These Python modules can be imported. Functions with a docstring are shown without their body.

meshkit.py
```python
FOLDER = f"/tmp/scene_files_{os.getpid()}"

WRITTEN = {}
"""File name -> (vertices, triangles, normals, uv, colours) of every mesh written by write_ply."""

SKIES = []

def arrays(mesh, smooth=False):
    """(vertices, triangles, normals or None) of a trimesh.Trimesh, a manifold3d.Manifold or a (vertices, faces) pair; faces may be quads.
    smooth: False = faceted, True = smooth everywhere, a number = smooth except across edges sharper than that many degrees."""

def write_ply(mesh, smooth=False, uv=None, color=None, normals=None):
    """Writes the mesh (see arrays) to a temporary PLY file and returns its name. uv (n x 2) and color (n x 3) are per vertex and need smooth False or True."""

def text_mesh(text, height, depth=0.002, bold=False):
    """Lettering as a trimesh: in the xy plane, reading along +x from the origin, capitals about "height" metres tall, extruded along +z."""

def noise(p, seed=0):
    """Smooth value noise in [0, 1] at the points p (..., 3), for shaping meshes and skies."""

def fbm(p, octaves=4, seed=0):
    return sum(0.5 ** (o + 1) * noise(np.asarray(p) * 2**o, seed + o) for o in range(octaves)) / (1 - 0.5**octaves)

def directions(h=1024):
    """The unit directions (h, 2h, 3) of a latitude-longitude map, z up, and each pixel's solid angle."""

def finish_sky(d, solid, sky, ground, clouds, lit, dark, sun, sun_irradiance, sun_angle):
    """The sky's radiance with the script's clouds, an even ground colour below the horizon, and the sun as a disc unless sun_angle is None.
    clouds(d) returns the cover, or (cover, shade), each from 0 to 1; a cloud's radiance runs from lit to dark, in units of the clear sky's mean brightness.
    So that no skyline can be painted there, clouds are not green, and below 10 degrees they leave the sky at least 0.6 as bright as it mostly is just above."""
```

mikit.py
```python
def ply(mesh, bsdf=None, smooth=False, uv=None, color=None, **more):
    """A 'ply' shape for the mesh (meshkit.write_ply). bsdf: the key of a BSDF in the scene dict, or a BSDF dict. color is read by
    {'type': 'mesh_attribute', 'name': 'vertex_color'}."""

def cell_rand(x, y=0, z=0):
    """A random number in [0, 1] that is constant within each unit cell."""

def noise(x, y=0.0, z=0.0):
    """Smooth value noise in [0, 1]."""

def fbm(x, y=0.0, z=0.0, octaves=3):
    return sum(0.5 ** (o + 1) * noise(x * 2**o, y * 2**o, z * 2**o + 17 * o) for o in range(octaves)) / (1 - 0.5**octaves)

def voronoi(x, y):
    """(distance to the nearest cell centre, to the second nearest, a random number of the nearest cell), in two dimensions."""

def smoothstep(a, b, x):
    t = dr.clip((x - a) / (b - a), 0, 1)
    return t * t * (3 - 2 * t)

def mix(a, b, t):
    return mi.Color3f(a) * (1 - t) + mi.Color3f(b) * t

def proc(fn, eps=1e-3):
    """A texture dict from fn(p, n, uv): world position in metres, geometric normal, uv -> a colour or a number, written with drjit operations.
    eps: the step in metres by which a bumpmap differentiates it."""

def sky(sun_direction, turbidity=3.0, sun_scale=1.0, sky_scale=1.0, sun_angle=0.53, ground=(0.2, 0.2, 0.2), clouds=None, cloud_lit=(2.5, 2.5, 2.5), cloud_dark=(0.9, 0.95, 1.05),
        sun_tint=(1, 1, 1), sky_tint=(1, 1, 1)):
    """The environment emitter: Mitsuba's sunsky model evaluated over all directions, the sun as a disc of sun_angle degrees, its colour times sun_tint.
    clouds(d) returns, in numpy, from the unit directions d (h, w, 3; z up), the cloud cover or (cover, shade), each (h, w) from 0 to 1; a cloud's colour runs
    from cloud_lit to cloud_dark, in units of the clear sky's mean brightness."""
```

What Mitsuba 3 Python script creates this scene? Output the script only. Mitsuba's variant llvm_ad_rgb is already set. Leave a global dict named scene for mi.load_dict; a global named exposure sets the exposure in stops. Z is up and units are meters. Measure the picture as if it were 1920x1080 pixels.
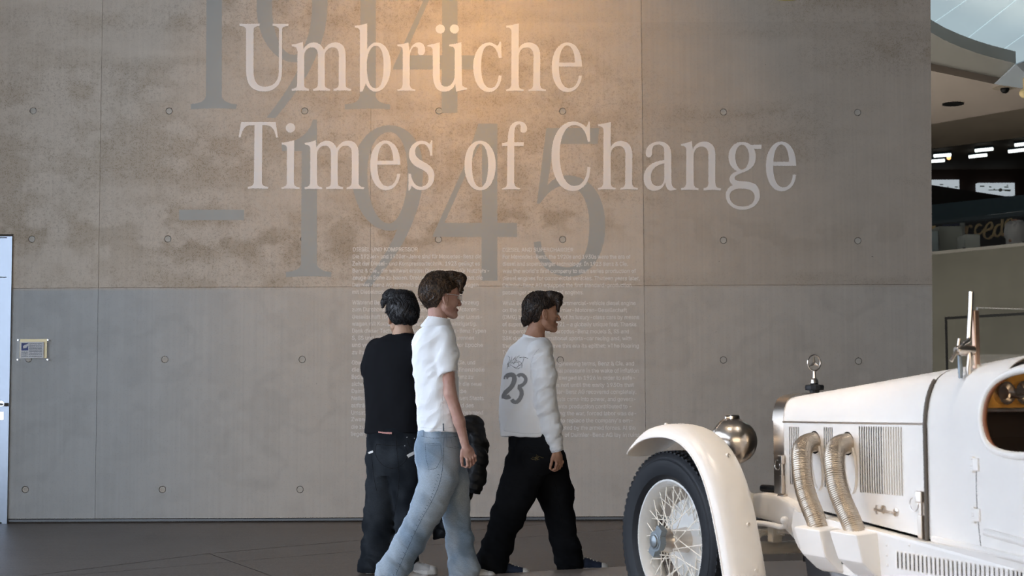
import math
import numpy as np, trimesh, manifold3d, shapely
import shapely.geometry as sg
from shapely import affinity
from shapely.ops import unary_union
import drjit as dr
import mitsuba as mi
import mikit, meshkit
from mikit import proc, noise, fbm, smoothstep, mix, cell_rand

scene, labels = {}, {}
T = mi.ScalarTransform4f
# ------------------------------------------------------------------ camera, light, exposure
F = 3000.0                      # focal length for a 1920 px wide frame
CAM = np.array([0.0, 0.0, 1.06])
PITCH, ROLL = math.atan(220 / F), 0.0042
fwd = np.array([0, math.cos(PITCH), math.sin(PITCH)])
up0 = np.array([0, -math.sin(PITCH), math.cos(PITCH)])
rt0 = np.array([1.0, 0, 0])
rt = rt0 * math.cos(ROLL) - up0 * math.sin(ROLL)
up = up0 * math.cos(ROLL) + rt0 * math.sin(ROLL)
scene['camera'] = {'type': 'thinlens', 'fov': 2 * math.degrees(math.atan(960 / F)), 'fov_axis': 'x',
                   'aperture_radius': 0.0055, 'focus_distance': 11.0, 'near_clip': 0.1, 'far_clip': 300.0,
                   'to_world': T().look_at(origin=CAM.tolist(), target=(CAM + fwd).tolist(), up=up.tolist())}
exposure = 2.2
LS = 0.125                      # all light levels; the exposure brings them back up


def level(*rgb):
    return {'type': 'rgb', 'value': [c * LS for c in rgb]}


WALL_Y = 14.79
scene['sky_light'] = {'type': 'constant', 'radiance': level(0.05, 0.05, 0.05)}


def spot(key, o, t, rgb, cut, beam):
    scene[key] = {'type': 'spot', 'intensity': level(*rgb), 'cutoff_angle': cut, 'beam_width': beam,
                  'to_world': T().look_at(origin=list(o), target=list(t), up=[0.01, 0.02, 1] if abs(o[0] - t[0]) + abs(o[1] - t[1]) > .3 else [0, 1, 0.01])}


spot('wall_washer_light', (-0.45, 11.9, 7.05), (-0.45, 14.79, 4.0), (98, 52, 12), 37, 3)
spot('car_spot_light', (1.9, 5.3, 6.7), (2.0, 6.3, 0.9), (62, 54, 45), 24, 13)
spot('car_spot_light_001', (-1.3, 6.3, 6.3), (0.85, 7.2, 0.75), (74, 58, 41), 13, 8)


scene['added_fill_3'] = {'type': 'rectangle', 'to_world': T().translate([1.0, -8.9, 3.2]).rotate([1, 0, 0], -90).scale([6.0, 2.8, 1]),
                     'emitter': {'type': 'area', 'radiance': level(4.5, 3.85, 3.0)}}  # unseen glowing panel added behind the camera as frontal fill
labels['added_fill_3'] = {'kind': 'structure'}
# added glowing panel, unseen behind the long wall, brightens the atrium
scene['added_glow_2'] = {'type': 'rectangle', 'to_world': T().translate([3.6, 23.5, 2.25]).rotate([0, 1, 0], 90).scale([2.15, 7.5, 1]),
                     'emitter': {'type': 'area', 'radiance': level(4.0, 3.9, 3.5)}}
labels['added_glow_2'] = {'kind': 'structure'}


def ray(px, py):
    d = fwd * F + rt * (px - 960) - up * (py - 540)
    return d / np.linalg.norm(d)


def at(px, py, Y):
    """The point that stands at image position px, py at the distance Y (a plane parallel to the long wall)."""
    d = ray(px, py)
    return CAM + d * (Y - CAM[1]) / d[1]


def ground(px, py, z=0.0):
    d = ray(px, py)
    return CAM + d * (z - CAM[2]) / d[2]


def pix(p):
    v = np.asarray(p) - CAM
    return 960 + F * (v @ rt) / (v @ fwd), 540 - F * (v @ up) / (v @ fwd)


def wallxy(pts, Y=None):
    return [(lambda q: (q[0], q[2]))(at(x, y, WALL_Y if Y is None else Y)) for x, y in pts]


# ------------------------------------------------------------------ helpers
COUNT = {}


def key_for(name):
    n = COUNT.get(name, 0)
    COUNT[name] = n + 1
    return name if n == 0 else f'{name}_{n:03d}'


def put(name, mesh, bsdf, smooth=False, parent=None, label=None, cat=None, group=None, kind=None, **kw):
    key = key_for((parent + '__' if parent else '') + name)
    scene[key] = mikit.ply(mesh, 'material_' + bsdf, smooth=smooth, **kw) if not isinstance(mesh, dict) else mesh
    say(key, label, cat, group, kind)
    return key


def say(key, label=None, cat=None, group=None, kind=None):
    d = {k: v for k, v in (('label', label), ('category', cat), ('group', group), ('kind', kind)) if v}
    if d:
        labels[key] = {**labels.get(key, {}), **d}


def thing(name, label, cat, group=None, kind=None):
    key = key_for(name)
    say(key, label, cat, group, kind)
    return key


def cat_(ms):
    ms = [m for m in ms if m is not None]
    return trimesh.util.concatenate(ms) if len(ms) > 1 else ms[0]


def box(lo, hi):
    lo, hi = np.asarray(lo, float), np.asarray(hi, float)
    m = trimesh.creation.box(extents=np.abs(hi - lo))
    m.apply_translation((lo + hi) / 2)
    return m


def rbox(lo, hi, r=0.01, seg=6):
    """A box with rounded edges: the hull of eight spheres."""
    lo, hi = np.minimum(lo, hi).astype(float), np.maximum(lo, hi).astype(float)
    r = min(r, (hi - lo).min() / 2 - 1e-4)
    s = trimesh.creation.icosphere(subdivisions=2, radius=r).vertices
    v = np.vstack([s + [(lo[0] + r, hi[0] - r)[i & 1], (lo[1] + r, hi[1] - r)[i >> 1 & 1], (lo[2] + r, hi[2] - r)[i >> 2]] for i in range(8)])
    return trimesh.convex.convex_hull(v)


def tube(pts, r, sides=12, caps=True, closed=False):
    p = np.asarray(pts, float)
    n = len(p)
    r = np.broadcast_to(np.asarray(r, float), (n,))
    t = (np.roll(p, -1, 0) - np.roll(p, 1, 0)) if closed else np.gradient(p, axis=0)
    t /= np.linalg.norm(t, axis=1, keepdims=True) + 1e-12
    a = np.zeros_like(p)
    ref = np.array([0, 0, 1.0]) if abs(t[0][2]) < .9 else np.array([1.0, 0, 0])
    for i in range(n):
        ref = ref - t[i] * (ref @ t[i])
        ref /= np.linalg.norm(ref)
        a[i] = ref
    b = np.cross(t, a)
    g = np.arange(sides) * 2 * np.pi / sides
    v = (p[:, None] + r[:, None, None] * (np.cos(g)[None, :, None] * a[:, None] + np.sin(g)[None, :, None] * b[:, None])).reshape(-1, 3)
    i, j = np.meshgrid(np.arange(n if closed else n - 1), np.arange(sides), indexing='ij')
    i2 = (i + 1) % n
    q = np.stack([i * sides + j, i * sides + (j + 1) % sides, i2 * sides + (j + 1) % sides, i2 * sides + j], -1).reshape(-1, 4)
    f = np.vstack([q[:, [0, 1, 2]], q[:, [0, 2, 3]]])
    if caps and not closed:
        v = np.vstack([v, p[0], p[-1]])
        k = np.arange(sides)
        f = np.vstack([f, np.stack([k * 0 + n * sides, (k + 1) % sides, k], 1), np.stack([k * 0 + n * sides + 1, (n - 1) * sides + k, (n - 1) * sides + (k + 1) % sides], 1)])
    return trimesh.Trimesh(v, f, process=False)


def spline(pts, n=40):
    from scipy.interpolate import CubicSpline
    p = np.asarray(pts, float)
    s = np.concatenate([[0], np.cumsum(np.linalg.norm(np.diff(p, axis=0), axis=1))])
    return CubicSpline(s, p)(np.linspace(0, s[-1], n))


def revolve(profile, axis=2, n=48):
    """Profile rows are (radius, height); turned round the z axis, then z laid along the given axis."""
    m = trimesh.creation.revolve(np.asarray(profile, float), sections=n)
    return m


def sheet(P, thick=0.0, flip=False):
    """A grid of points (n, m, 3) as a surface; with thick it gets a back side and edges."""
    n, m = P.shape[:2]
    i, j = np.meshgrid(np.arange(n - 1), np.arange(m - 1), indexing='ij')
    q = np.stack([i * m + j, (i + 1) * m + j, (i + 1) * m + j + 1, i * m + j + 1], -1).reshape(-1, 4)
    f = np.vstack([q[:, [0, 1, 2]], q[:, [0, 2, 3]]])
    if flip:
        f = f[:, ::-1]
    v = P.reshape(-1, 3)
    if thick:
        me = trimesh.Trimesh(v, f, process=False)
        nr = me.vertex_normals
        v2 = v - nr * thick
        N = len(v)
        rim = [np.arange(m), np.arange(m) * 0 + np.arange(m) + (n - 1) * m]
        loop = np.concatenate([np.arange(m), (np.arange(1, n)) * m + m - 1, (n - 1) * m + np.arange(m - 2, -1, -1), np.arange(n - 2, 0, -1) * m])
        l2 = np.roll(loop, -1)
        if flip:
            side = np.vstack([np.stack([loop, loop + N, l2 + N], 1), np.stack([loop, l2 + N, l2], 1)])[:, ::-1]
        else:
            side = np.vstack([np.stack([loop, loop + N, l2 + N], 1), np.stack([loop, l2 + N, l2], 1)])
        v, f = np.vstack([v, v2]), np.vstack([f, f[:, ::-1] + N, side])
    return trimesh.Trimesh(v, f, process=False)


def extrude(poly, d):
    poly = poly.buffer(0) if not poly.is_valid else poly
    return cat_([trimesh.creation.extrude_polygon(g, d, engine='earcut') for g in getattr(poly, 'geoms', [poly]) if g.area > 1e-9])


def on_wall(mesh, y=None):
    """A mesh in xy, thick along +z, stood on the long wall: x right, y up, z towards the room."""
    m = mesh.copy()
    v = m.vertices
    m.vertices = np.stack([v[:, 0], (WALL_Y if y is None else y) - v[:, 2], v[:, 1]], 1)
    return m


def path(s, sx=1.0, ox=0.0, oy=0.0, n=8):
    """SVG-like path (M L Q C Z, absolute) in crop pixels -> closed rings in photograph pixels."""
    tok = s.replace(',', ' ').replace('M', ' M ').replace('L', ' L ').replace('Q', ' Q ').replace('C', ' C ').replace('Z', ' Z ').split()
    rings, cur, i, cmd = [], [], 0, 'M'
    while i < len(tok):
        if tok[i] in 'MLQCZ':
            cmd = tok[i]
            i += 1
            if cmd == 'Z':
                rings.append(cur)
                cur = []
            continue
        k = {'M': 1, 'L': 1, 'Q': 2, 'C': 3}[cmd]
        a = np.array(list(map(float, tok[i:i + 2 * k]))).reshape(k, 2)
        i += 2 * k
        if k == 1:
            cur.append(a[0])
        else:
            p0 = cur[-1]
            for t in np.linspace(0, 1, n + 1)[1:]:
                u = 1 - t
                cur.append(u * u * p0 + 2 * u * t * a[0] + t * t * a[1] if k == 2 else u**3 * p0 + 3 * u * u * t * a[0] + 3 * u * t * t * a[1] + t**3 * a[2])
    if cur:
        rings.append(cur)
    return [np.array(r) / sx + [ox, oy] for r in rings]
labels['window_1'] = {'kind': 'structure'}
# daylight through the glazed left side of the hall
scene['window_1'] = {'type': 'rectangle', 'to_world': T().translate([-6.4, 4.2, 3.0]).rotate([0, 1, 0], 90).scale([2.8, 7.3, 1]),
                     'emitter': {'type': 'area', 'radiance': level(4.9, 5.6, 6.7)}}
# ------------------------------------------------------------------ materials
def mat(key, rgb, rough=0.6, metal=0.0, spec=0.4, two=True, **kw):
    b = {'type': 'principled', 'base_color': rgb if isinstance(rgb, dict) else {'type': 'rgb', 'value': list(rgb)}, 'roughness': rough, 'metallic': metal, 'specular': spec, **kw}
    scene['material_' + key] = {'type': 'twosided', 'bsdf': b} if two else b
    return key


def concrete_fn(p, n, uv):
    x, z = p.x, p.z
    big = fbm(x * 0.55, z * 0.9, 3.1, octaves=4)
    streak = fbm(x * 0.45, z * 3.2, 7.7, octaves=4)
    grain = noise(x * 150, z * 150, 1.3)
    grain2 = fbm(x * 48, z * 60, 4.3, octaves=2)
    mott = fbm(x * 4.5, z * 6, 9.0, octaves=4)
    panel = cell_rand(dr.floor((x + 3.83) / 2.527), dr.floor((z - 2.14) / 2.5), 3)
    upper = smoothstep(2.13, 2.17, z)
    # the upper lifts are dark-speckled, most of all in drifting bands; the lowest one is smooth and greyer
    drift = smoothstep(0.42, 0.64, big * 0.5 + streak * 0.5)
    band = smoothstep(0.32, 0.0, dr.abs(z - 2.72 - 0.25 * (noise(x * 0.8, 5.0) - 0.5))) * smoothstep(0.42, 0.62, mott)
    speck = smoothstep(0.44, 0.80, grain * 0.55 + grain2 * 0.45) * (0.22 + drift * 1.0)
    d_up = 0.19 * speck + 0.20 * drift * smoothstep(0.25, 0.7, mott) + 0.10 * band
    cloud = fbm(x * 1.6, z * 1.9, 2.0, octaves=4)
    trow = smoothstep(0.52, 0.57, cloud) - smoothstep(0.60, 0.66, cloud)
    d_lo = 0.08 * smoothstep(0.35, 0.7, mott) + 0.04 * trow + 0.07 * smoothstep(0.55, 0.95, grain)
    pore = smoothstep(0.965, 0.985, noise(x * 26, z * 26, 8.2)) * 0.45
    vert = (noise(x * 60, z * 1.2, 6.0) - 0.5) * 0.05
    v = 1.0 + (panel - 0.5) * 0.06 - (d_up * upper + d_lo * (1 - upper)) - pore + vert + (mott - 0.5) * 0.12
    c = mix(mix((0.425, 0.44, 0.44), (0.535, 0.495, 0.44), smoothstep(-3.9, -1.6, x)), (0.575, 0.505, 0.425), upper)  # lower left cooler and dimmer: cast of the daylight painted into the colour
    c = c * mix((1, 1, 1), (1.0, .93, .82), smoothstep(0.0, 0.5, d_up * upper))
    return c * v * (1 - 0.10 * smoothstep(1.205, 1.225, x) * upper - 0.10 * smoothstep(1.0, 3.4, x))  # upper panel step, plus light falling off to the right painted in


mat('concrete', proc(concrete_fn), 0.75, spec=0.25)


def concrete_far_fn(p, n, uv):
    a = fbm(p.x * 0.6, p.z * 1.3, 2.0, octaves=4)
    b = noise(p.x * 7, p.z * 1.2, 4.0)
    return mi.Color3f(0.17, 0.163, 0.138) * (0.8 + 0.35 * a + 0.08 * b)


mat('concrete_far', proc(concrete_far_fn), 0.8, spec=0.2)


def floor_fn(p, n, uv):
    a = fbm(p.x * 1.1, p.y * 0.7, 0.0, octaves=3)
    g = noise(p.x * 160, p.y * 40, 0.0)
    s = noise(p.x * 3, p.y * 90, 2.0)
    return mi.Color3f(0.068, 0.056, 0.048) * (0.82 + 0.2 * a + 0.18 * g + 0.1 * s)


mat('floor_covering', proc(floor_fn), 0.38, spec=0.35)
mat('platform_top', (0.30, 0.255, 0.22), 0.32, spec=0.4)
mat('joint_dark', (0.075, 0.066, 0.056), 0.9)
mat('trim_metal', (0.16, 0.175, 0.19), 0.5, metal=0.3)
mat('paint_white', (0.80, 0.775, 0.75), 0.55)
mat('paint_text', (0.74, 0.72, 0.69), 0.6)
mat('paint_grey', (0.375, 0.38, 0.36), 0.7)
mat('plug_cement', (0.47, 0.445, 0.40), 0.85)
mat('ceiling_plaster', (0.22, 0.215, 0.21), 0.9)
mat('door_steel', (0.30, 0.335, 0.385), 0.30, metal=0.85)
mat('steel_bright', (0.72, 0.72, 0.72), 0.22, metal=1.0)
mat('reflection_tint', (0.62, 0.52, 0.28), 0.45, metal=0.3)  # gold of the reflection in the clear plate, put into the colour
mat('card_white', (0.62, 0.63, 0.64), 0.6)
mat('ink_blue', (0.05, 0.07, 0.2), 0.6)
mat('ink_grey', (0.24, 0.26, 0.29), 0.7)
mat('sign_yellow', (0.62, 0.55, 0.20), 0.5)
scene['material_glass_pane'] = {'type': 'thindielectric', 'int_ior': 1.5}
scene['material_acrylic'] = {'type': 'thindielectric', 'int_ior': 1.15}
# ------------------------------------------------------------------ the long concrete wall
def wx(px, py=540):
    return at(px, py, WALL_Y)[0]


def wz(px, py):
    return at(px, py, WALL_Y)[2]


JX = [wx(182, 700), wx(694.5, 500), wx(1206.5, 400)]
WR = wx(1747, 500)
WL, WTOP = -6.6, 7.2
JZ = wz(960, 536.5)
BASE_Z = wz(900, 969.5)
DOOR_R, DOOR_T = wx(20, 700), wz(15, 441.5)
HOLES = [(62.1, 207.6), (317, 208), (571, 208), (823, 208), (1055, 208.5), (1356.5, 210), (1608, 210.8),
         (59.6, 448.3), (314.5, 448), (569.5, 448), (822, 449), (1055, 449), (1356.5, 450.5), (1608.6, 451.3),
         (53.5, 673), (309, 674), (566.5, 674), (820, 674), (1050.5, 675), (1356.5, 675), (1609.8, 677.1),
         (47.3, 917.8), (304.5, 917.8), (562.5, 917.8), (816, 918), (1048, 918.5), (1356, 919.5), (1611, 920.5)]
HOLES = [tuple(wallxy([h])[0]) for h in HOLES]
HOLES += [(x, z + 1.185) for x, z in HOLES[:7]] + [(x - 6 * 1.243 + .02, z) for x, z in HOLES[1:2]] + [(HOLES[k][0] - 1.243 * j, HOLES[k][1]) for k in (0, 7, 14, 21) for j in (1, 2, 3, 4)]
R_HOLE, R_PLUG = 0.0325, 0.0275

wall = 'wall_back'
# the cast end of the wall leans outwards by about a degree
end_x = lambda z: WR + .0177 * (z - 2.16)
back = on_wall(extrude(sg.Polygon([(WL, -.1), (end_x(-.1) - .006, -.1), (end_x(WTOP) - .006, WTOP), (WL, WTOP)]), .39), WALL_Y + .42)
put(wall, back, 'joint_dark', kind='structure')
# the wall's own right-hand end, cast as one face with the wall
door_rect = sg.box(DOOR_R - 1.02, -0.2, DOOR_R, DOOR_T)
xs = [WL, JX[0] - 3 * 2.52, JX[0] - 2 * 2.52, JX[0] - 2.52] + JX + [WR]
zs = [BASE_Z, JZ, JZ + 3.0, WTOP]
g = 0.0014
xs = sorted(x for x in xs if x >= WL)
for a, b in zip(xs[:-1], xs[1:]):
    for c, d in zip(zs[:-1], zs[1:]):
        po = sg.box(a + g, c + g * .8, b - g, d - g * .8) if b < WR - .01 else sg.Polygon([(a + g, c + g * .8), (end_x(c), c + g * .8), (end_x(d), d - g * .8), (a + g, d - g * .8)])
        po = po.difference(door_rect)
        holes = [sg.Point(h).buffer(R_HOLE, 12) for h in HOLES if po.contains(sg.Point(h))]
        po = po.difference(unary_union(holes)) if holes else po
        if po.area < .01:
            continue
        m = on_wall(extrude(po, 0.035), WALL_Y + .035)
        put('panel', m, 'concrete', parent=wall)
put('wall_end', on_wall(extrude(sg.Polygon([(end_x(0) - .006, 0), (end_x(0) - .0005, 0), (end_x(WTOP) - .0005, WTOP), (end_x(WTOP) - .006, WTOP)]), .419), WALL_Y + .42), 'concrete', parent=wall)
pm = trimesh.creation.cylinder(radius=R_PLUG, height=0.02, sections=24)
pm = cat_([pm, trimesh.creation.annulus(R_PLUG * .55, R_PLUG, 0.006).apply_translation([0, 0, .012])])
for h in HOLES:
    m = on_wall(pm, WALL_Y + .018).copy()
    m.apply_translation([h[0], 0, h[1]])
    if not door_rect.contains(sg.Point(h)):
        put('tie_plug', m, 'plug_cement', parent=wall)
put('baseboard_back', cat_([box((DOOR_R, WALL_Y + .005, .012), (WR, WALL_Y + .03, BASE_Z - .006)), box((WL, WALL_Y + .005, .012), (DOOR_R - 1.02, WALL_Y + .03, BASE_Z - .006))]), 'trim_metal', kind='structure')
for bx in (wx(190, 972), wx(694, 972), wx(1206, 972)):
    put('cover_strip', box((bx - .01, WALL_Y, .014), (bx + .01, WALL_Y + .006, BASE_Z - .008)), 'trim_metal', parent='baseboard_back')

# door
dr_ = 'door_1'
fy = WALL_Y
fw = wx(27, 455) - wx(17.5, 455)
frame = sg.box(DOOR_R - 1.02, 0, DOOR_R, DOOR_T - .012).difference(sg.box(DOOR_R - 1.02 + fw, 0, DOOR_R - fw, DOOR_T - .02 - .0))
put(dr_, on_wall(extrude(frame, .06), fy + .03), 'door_steel', kind='structure')
sz = wz(8, 520)
put('leaf', box((DOOR_R - 1.02 + fw + .004, fy - .012, .012), (DOOR_R - fw - .005, fy + .04, sz - .004)), 'door_steel', parent=dr_)
put('transom_panel', box((DOOR_R - 1.02 + fw + .004, fy - .012, sz + .004), (DOOR_R - fw - .005, fy + .04, DOOR_T - .026)), 'door_steel', parent=dr_)
put('head_strip', box((DOOR_R - 1.02, fy - .004, DOOR_T - .012), (DOOR_R, fy + .03, DOOR_T + .012)), 'joint_dark', parent=dr_)
hp = at(4, 758, fy)
hx = hp[0]
rose = trimesh.creation.cylinder(radius=.026, height=.012, sections=24, transform=trimesh.transformations.rotation_matrix(np.pi / 2, [1, 0, 0]))
rose.apply_translation([hx, fy - .018, hp[2] + .005])
lever = tube(spline([(hx, fy - .015, hp[2]), (hx, fy - .06, hp[2]), (hx - .02, fy - .075, hp[2]), (hx - .12, fy - .075, hp[2] - .002)], 20), .0095, 10)
put('handle', cat_([rose, lever]), 'steel_bright', smooth=35, parent=dr_)
lp = at(4.5, 780, fy)
put('lock_plate', rbox((lp[0] - .02, fy - .02, lp[2] - .04), (lp[0] + .02, fy - .01, lp[2] + .04), .004), 'steel_bright', parent=dr_)
put('strike_plate', box((hx + .03, fy - .036, hp[2] - .02), (hx + .07, fy - .03, hp[2] + .012)), 'joint_dark', parent=dr_)

# information plate on stand-offs
ip = thing('information_plate', 'small clear plate with a white card on steel stand-offs, beside the steel door', 'sign')
a, b = at(31.5, 635, WALL_Y - .05), at(92, 677, WALL_Y - .05)
put('clear_plate', box((a[0], WALL_Y - .052, b[2]), (b[0], WALL_Y - .048, a[2])), 'acrylic', parent=ip)
e = at(38, 638, WALL_Y - .03), at(88, 671.5, WALL_Y - .03)
put('reflection_sheet', box((e[0][0], WALL_Y - .036, e[1][2]), (e[1][0], WALL_Y - .03, a[2] - .004)), 'reflection_tint', parent=ip)  # added sheet that carries the painted gold reflection
c, d = at(39, 641.5, WALL_Y - .045), at(82, 671.5, WALL_Y - .045)
cd = put('card', box((c[0], WALL_Y - .0565, d[2]), (d[0], WALL_Y - .0525, c[2])), 'card_white', parent=ip)
w_, h_ = d[0] - c[0], c[2] - d[2]
q = lambda u0, v0, u1, v1, t=.0575: box((c[0] + w_ * u0, WALL_Y - t, c[2] - h_ * v1), (c[0] + w_ * u1, WALL_Y - .0555, c[2] - h_ * v0))
put('blue_picture', q(.05, .06, .34, .52), 'ink_blue', parent=cd)
put('pale_shape', on_wall(extrude(sg.Point(0, 0).buffer(.016, 8).union(sg.Point(.018, .012).buffer(.011, 8)).union(sg.Point(-.01, -.006).buffer(.012, 8)), .001), WALL_Y - .0573).apply_translation([c[0] + w_ * .22, 0, c[2] - h_ * .27]), 'card_white', parent=cd)
for k in range(9):
    put('text_row', q(.38, .08 + .098 * k, .95, .13 + .098 * k), 'ink_grey', parent=cd)
for k in range(4):
    put('text_row', q(.05, .60 + .09 * k, .34, .645 + .09 * k), 'ink_grey', parent=cd)
for x_ in (a[0] + .013, b[0] - .013):
    for z_ in (a[2] - .013, b[2] + .013):
        s_ = trimesh.creation.cylinder(radius=.007, height=.06, sections=14, transform=trimesh.transformations.rotation_matrix(np.pi / 2, [1, 0, 0]))
        s_.apply_translation([x_, WALL_Y - .03, z_])
        put('stand_off', s_, 'steel_bright', smooth=35, parent=ip)

# round yellow disc high on the wall
yc = at(1474, -84, WALL_Y)
m = trimesh.creation.cylinder(radius=89 / F * (WALL_Y), height=.03, sections=72, transform=trimesh.transformations.rotation_matrix(np.pi / 2, [1, 0, 0]))
m.apply_translation([yc[0], WALL_Y - .02, yc[2]])
put('round_wall_disc', m, 'sign_yellow', smooth=35, label='round mustard yellow disc mounted high on the concrete wall, only its lower rim in view', cat='wall disc')
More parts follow.
